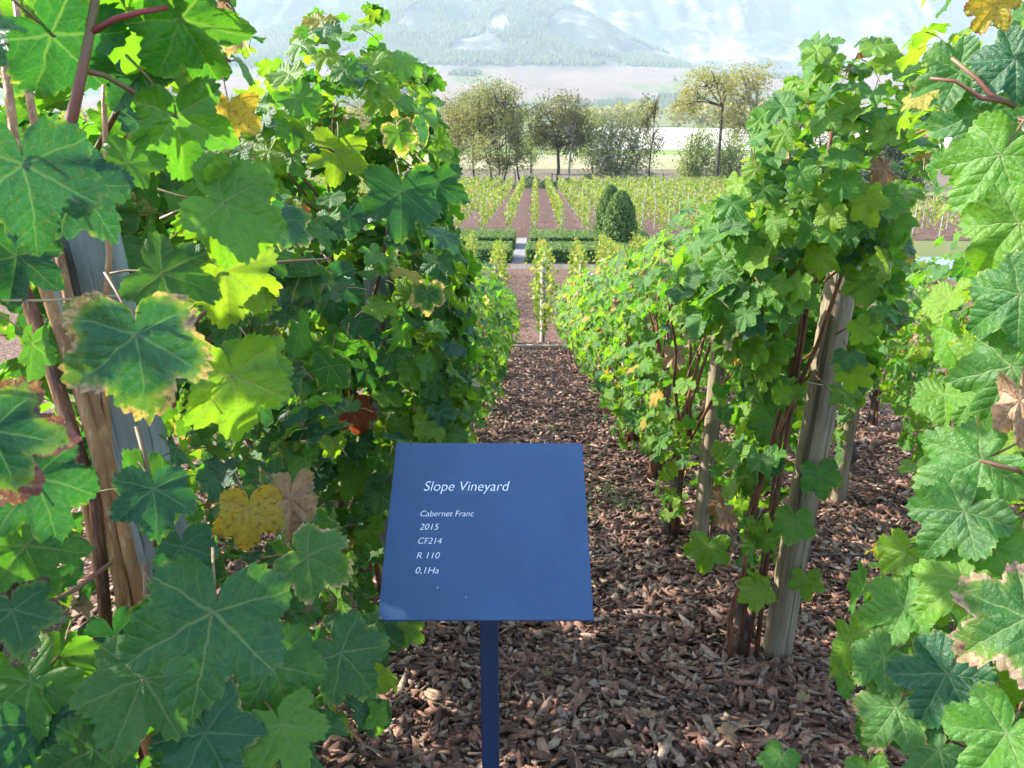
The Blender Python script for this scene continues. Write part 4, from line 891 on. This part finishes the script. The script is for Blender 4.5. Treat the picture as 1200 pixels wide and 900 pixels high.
for r_, (X0, y0, y1, hs) in enumerate(LOW):
    for j, y in enumerate(np.arange(y0, y1, 1.25)):
        o = tag(link('grape_vine', None, None, (X0, y, float(gz(y)))), nth(j) + ' ' + (LAB[r_] if r_ < 3 else f'light green vine in the {nth(r_ - 3)} lower row hidden by the near vines'), 'vine', ['lone path vines', 'short left row vines', 'short right row vines'][r_] if r_ < 3 else 'vines of the lower rows')
        f_ = link('foliage', fm[(j + r_) % 4], o); f_['kind'] = 'stuff'; t_ = link('trunk', stm, o); o.scale = (1, 1, hs)
    post(X0, y0 + .1, (1.62 if r_ == 0 else 1.45) * hs, .05 if r_ == 0 else .045, ['pale round post at the head of the lone vine in the path', 'pale post heading the short row left of the path vine', 'pale post heading the short row right of the path vine'][r_] if r_ < 3 else f'pale post heading the {nth(r_ - 3)} hidden lower row', None if r_ < 3 else 'lower row posts', M_stake, (0, 0), 9)
rest = []; frow = list(range(-18, 20))
stake = MB().tube([(0, 0, -.05), (0, 0, 1.78)], .035, 6).mesh('vine_stake', M_stake)
fm2 = [mesh_np('grape_vine', *far_vine_data(400 + i, 1.8, 115, .135, .19, .6)[:2], [FO['vine']], None, {'rnd': far_vine_data(400 + i, 1.8, 115, .135, .19, .6)[2]}) for i in range(4)]
stv = MB()
for r_ in frow:
    X0 = r_ * 1.45; ysr = np.arange(42.3, 101, 1.25); vis = -5 <= r_ <= 11
    for j, y in enumerate(ysr):
        h = 1
        if vis and j < 4:
            tag(link('grape_vine', fm2[(j + r_) % 4], None, (X0, y, float(gz(y)))), f'{nth(j)} yellow-green vine from the front in {far_row(r_)}', 'vine', 'front vines of the far block')
        else:
            V, F, q = far_vine_data(int(r_ * 97 + j + 5000), 1.8, 38 if j < 16 else 20, .19 if j < 16 else .26, .21, .62); rest.append((V + [X0, y, gz(y)], q))
        if j % 4 == 0:
            if vis and j <= 16: tag(link('vine_stake', stake, None, (X0, y - .05, float(gz(y)))), f'{nth(j // 4)} pale stake from the front in {far_row(r_)}', 'stake', 'pale stakes of the far vineyard')
            else: stv.tube([(X0, y - .05, gz(y) - .05), (X0, y - .05, gz(y) + 1.75)], .03, 5)
V = np.concatenate([a for a, _ in rest]); q = np.concatenate([b for _, b in rest])
tag(link('far_vines', mesh_np('far_vines', V, np.arange(len(V)).reshape(-1, 4), [FO['vine']], None, {'rnd': q})), 'yellow-green vine rows running up to the distant trees', 'vines', kind='stuff')
tag(link('far_stakes', stv.mesh('far_stakes', M_stake)), 'pale stakes scattered deep in the far vineyard', 'stakes', kind='stuff')
for i in range(14):
    post(-36 + i * 5.5, 118.4, 1.5, .09, f'{nth(i)} dark fence post from the left beyond the tree belt', 'far fence posts', M_bark, (0, 0), 10, 'fence_post')

# ---------------------------------------------------------------- the sign
TLc, BL, BR = None, P(442, 727, 1.488), P(696, 727, 1.488)
TL, TR = P(466, 519, 1.734), P(684, 519, 1.734)
u = (BR - BL); Wd = np.linalg.norm(u); u /= Wd
vv = (TL + TR) / 2 - (BL + BR) / 2; vv -= u * (vv @ u); Hd = np.linalg.norm(vv); vv /= Hd; nn = np.cross(u, vv)
org = (BL + BR) / 2 - u * Wd / 2
n = NT('blue_paint'); o_ = n.coord()
c = n.mix(n.sstep(.40, .62, n.noise(o_, 7, 4)), (.014, .054, .140), (.017, .061, .154))
c = n.mix(n.m_('MULTIPLY', n.sstep(.5, .8, n.noise(o_, 40, 6, .7)), .12), c, (.10, .17, .32))
sv = n.new('TexVoronoi'); n.put(sv.inputs['Vector'], o_); sv.inputs['Scale'].default_value = 17
sc_ = n.new('SeparateColor'); n.t.links.new(sv.outputs['Color'], sc_.inputs[0])
speck = n.m_('MULTIPLY', n.m_('LESS_THAN', sv.outputs['Distance'], .04), n.m_('GREATER_THAN', sc_.outputs[0], .86))
c = n.mix(n.m_('MULTIPLY', speck, .4), c, (.5, .55, .62))
M_blue = n.out(n.bsdf(c, n.m_('ADD', .40, n.m_('MULTIPLY', n.noise(o_, 60, 5), .15)), .5, n.bump(n.noise(o_, 260, 3), .06, .002)))
M_navy = simple('navy_paint', (.009, .030, .080), .45, .5, (.011, .034, .088), 8)
M_white = simple('white_lettering', (.80, .82, .84), .5, .3)
root = tag(link('information_sign', None, None, (0, 0, 0)), 'blue lectern sign reading Slope Vineyard on a slim blue post', 'sign')
pc = org + u * (571 - 442) / 254 * Wd; pc = P(571, 700, 1.52)
gy = float(pc[1]) + .05; root.location = (pc[0], gy, float(gz(gy)))
Mw = Matrix(((u[0], vv[0], nn[0], org[0]), (u[1], vv[1], nn[1], org[1]), (u[2], vv[2], nn[2], org[2]), (0, 0, 0, 1)))
Ml = Matrix.Translation(-Vector(root.location)) @ Mw
import bmesh
bm = bmesh.new(); bmesh.ops.create_cube(bm, size=1)
for q in bm.verts: q.co = Vector((Wd / 2 + q.co.x * Wd, Hd / 2 + q.co.y * Hd, -.0025 + q.co.z * .005))
bmesh.ops.bevel(bm, geom=bm.edges[:], offset=.0012, segments=2, affect='EDGES')
me = bpy.data.meshes.new('panel'); bm.to_mesh(me); bm.free(); me.materials.append(M_blue)
pn = link('panel', me, root); pn.matrix_basis = Ml
bm = bmesh.new(); bmesh.ops.create_cube(bm, size=1)
# post top stops just under the panel's back
pt = np.array([pc[0], gy]); den = nn[2]; ztop = (float(org @ nn) - .012 - nn[0] * pt[0] - nn[1] * (pt[1] - .019)) / den
hh = ztop - float(gz(gy)) 
for q in bm.verts:
    t_ = q.co.z > 0; q.co = Vector((q.co.x * .037, q.co.y * .037, 0))
    q.co.z = (hh + (q.co.y + .0185) * (-nn[1] / nn[2])) if t_ else -.2
bmesh.ops.bevel(bm, geom=bm.edges[:], offset=.002, segments=2, affect='EDGES')
me = bpy.data.meshes.new('post'); bm.to_mesh(me); bm.free(); me.materials.append(M_navy); link('post', me, root)
br = link('bracket', MB().box((Wd * .5, Hd * .48, -.0085), (.16, .14, .006)).mesh('bracket', M_navy), root); br.matrix_basis = Ml
def on_panel(px, py):
    d = P(px, py, 1.) - CAM; t_ = ((org - CAM) @ nn) / (d @ nn); w = CAM + d * t_ - org; return w @ u, w @ vv
for txt, x0, x1, yb, yc in [('Slope Vineyard', 496.7, 597, 575.4, 563.5), ('Cabernet Franc', 492.7, 555.3, 605.3, 598.2), ('2015', 491.7, 514, 621, 613.6), ('CF214', 490, 517.5, 637.4, 630), ('R 110', 488.3, 515.2, 654.6, 647), ('0,1Ha', 487, 514, 672.2, 664.5)]:
    cu = bpy.data.curves.new('lettering', 'FONT'); cu.body = txt; cu.size = 1; cu.shear = .22; cu.extrude = 0; cu.offset = -.012
    to = bpy.data.objects.new('tmp', cu); me = bpy.data.meshes.new_from_object(to)
    co = np.array([q.co for q in me.vertices]); a0 = on_panel(x0, yb); a1 = on_panel(x1, yb); b0 = on_panel(x0, yc)
    capz = .72; k = (b0[1] - a0[1]) / capz; sx = (a1[0] - a0[0]) / (co[:, 0].max() - co[:, 0].min())
    for q in me.vertices: q.co = Vector(((q.co.x - co[:, 0].min()) * sx + a0[0], q.co.y * k + a0[1], .0008))
    me.name = 'lettering'; me.materials.clear(); me.materials.append(M_white); bpy.data.objects.remove(to)
    o = link('lettering', me, root); o.matrix_basis = Ml
# ---------------------------------------------------------------- small weeds in the mulch
wp = []
for (px, py, n_) in [(718, 588, 90), (735, 600, 60), (705, 575, 50), (640, 505, 60), (350, 810, 40), (690, 610, 30)]:
    d = P(px, py, 1.) - CAM; k = EYE / (-d[2] - .185 * d[1]); q = CAM + d * k
    wp.append(q + rng.normal(size=(n_, 3)) * [.07, .07, .0] + np.stack([np.zeros(n_), np.zeros(n_), .03 + .03 * rng.random(n_)], 1))
V, F = leaf_cloud(np.concatenate(wp), .022, rng)
tag(link('ground_weeds', mesh_np('ground_weeds', V, F, [FO['shrub']], None, {'rnd': np.repeat(rng.random(len(F)), 4)})), 'tiny green weeds sprouting through the bark mulch', 'weeds', kind='stuff')
# ---------------------------------------------------------------- fallen leaves
for i, (px, py) in enumerate([(1000, 478), (1010, 520), (985, 500), (700, 560), (745, 505), (735, 655), (690, 690), (830, 705), (870, 800), (990, 620), (955, 690), (1020, 590), (650, 470), (625, 520), (780, 690), (640, 800), (760, 850), (850, 870), (940, 830), (560, 480), (520, 840), (1030, 650), (660, 610), (800, 770)]):
    d = P(px, py, 1.) - CAM; k = EYE / (-d[2] - .185 * d[1]); q = CAM + d * k
    o = bpy.data.objects.new('fallen_leaf', leaf_mesh('mid' if q[1] > 2.6 else 'hi', i % 8, 'dead')); COL.objects.link(o)
    o.location = (q[0], q[1], q[2] + .040); o.scale = (1, 1, 1.2); s_ = rng.uniform(.026, .046); o.scale = (s_, s_ * rng.uniform(.7, 1), s_ * 1.6)
    o.rotation_euler = (rng.uniform(-.45, .3) + (math.pi if i % 3 == 0 else 0), rng.uniform(-.35, .35), rng.uniform(0, 6.28))
    tag(o, f'withered tan vine leaf on the mulch, {nth(i)} of the scattered fallen leaves', 'leaf', 'fallen leaves on the mulch')
# ---------------------------------------------------------------- drip pipe
def gp_(px, py):
    d = P(px, py, 1.) - CAM; k = EYE / (-d[2] - .185 * d[1]); return CAM + d * k
a, b = gp_(940, 660), gp_(1012, 659); d = (b - a) / np.linalg.norm(b - a)
tag(link('drip_pipe', MB().tube([tuple(a - d * .3 + [0, 0, .03]), tuple(a + [0, 0, .042]), tuple((a + b) / 2 + [0, 0, .046]), tuple(b + [0, 0, .04]), tuple(b + d * .2 + [0, 0, .0])], .0065, 8).mesh('drip_pipe', simple('black_hose', (.012, .013, .02), .35, .5), True)), 'thin dark irrigation pipe crossing the mulch right of the stout post', 'pipe')

# ---------------------------------------------------------------- haze
hz = NT('haze_air'); pv = hz.t.nodes.new('ShaderNodeVolumePrincipled'); pv.inputs['Color'].default_value = (.74, .87, 1, 1); pv.inputs['Density'].default_value = 1.05e-4; pv.inputs['Anisotropy'].default_value = 0
oo = hz.t.nodes.new('ShaderNodeOutputMaterial'); hz.t.links.new(pv.outputs[0], oo.inputs['Volume'])
hb = MB().box((0, 3700, 1390), (15000, 8200, 2860)).mesh('haze', hz.m)
tag(link('haze', hb), 'pale blue haze over the valley', 'haze', kind='stuff')
print('objects', len(bpy.data.objects), 'tris', sum(len(m.polygons) for m in bpy.data.meshes))
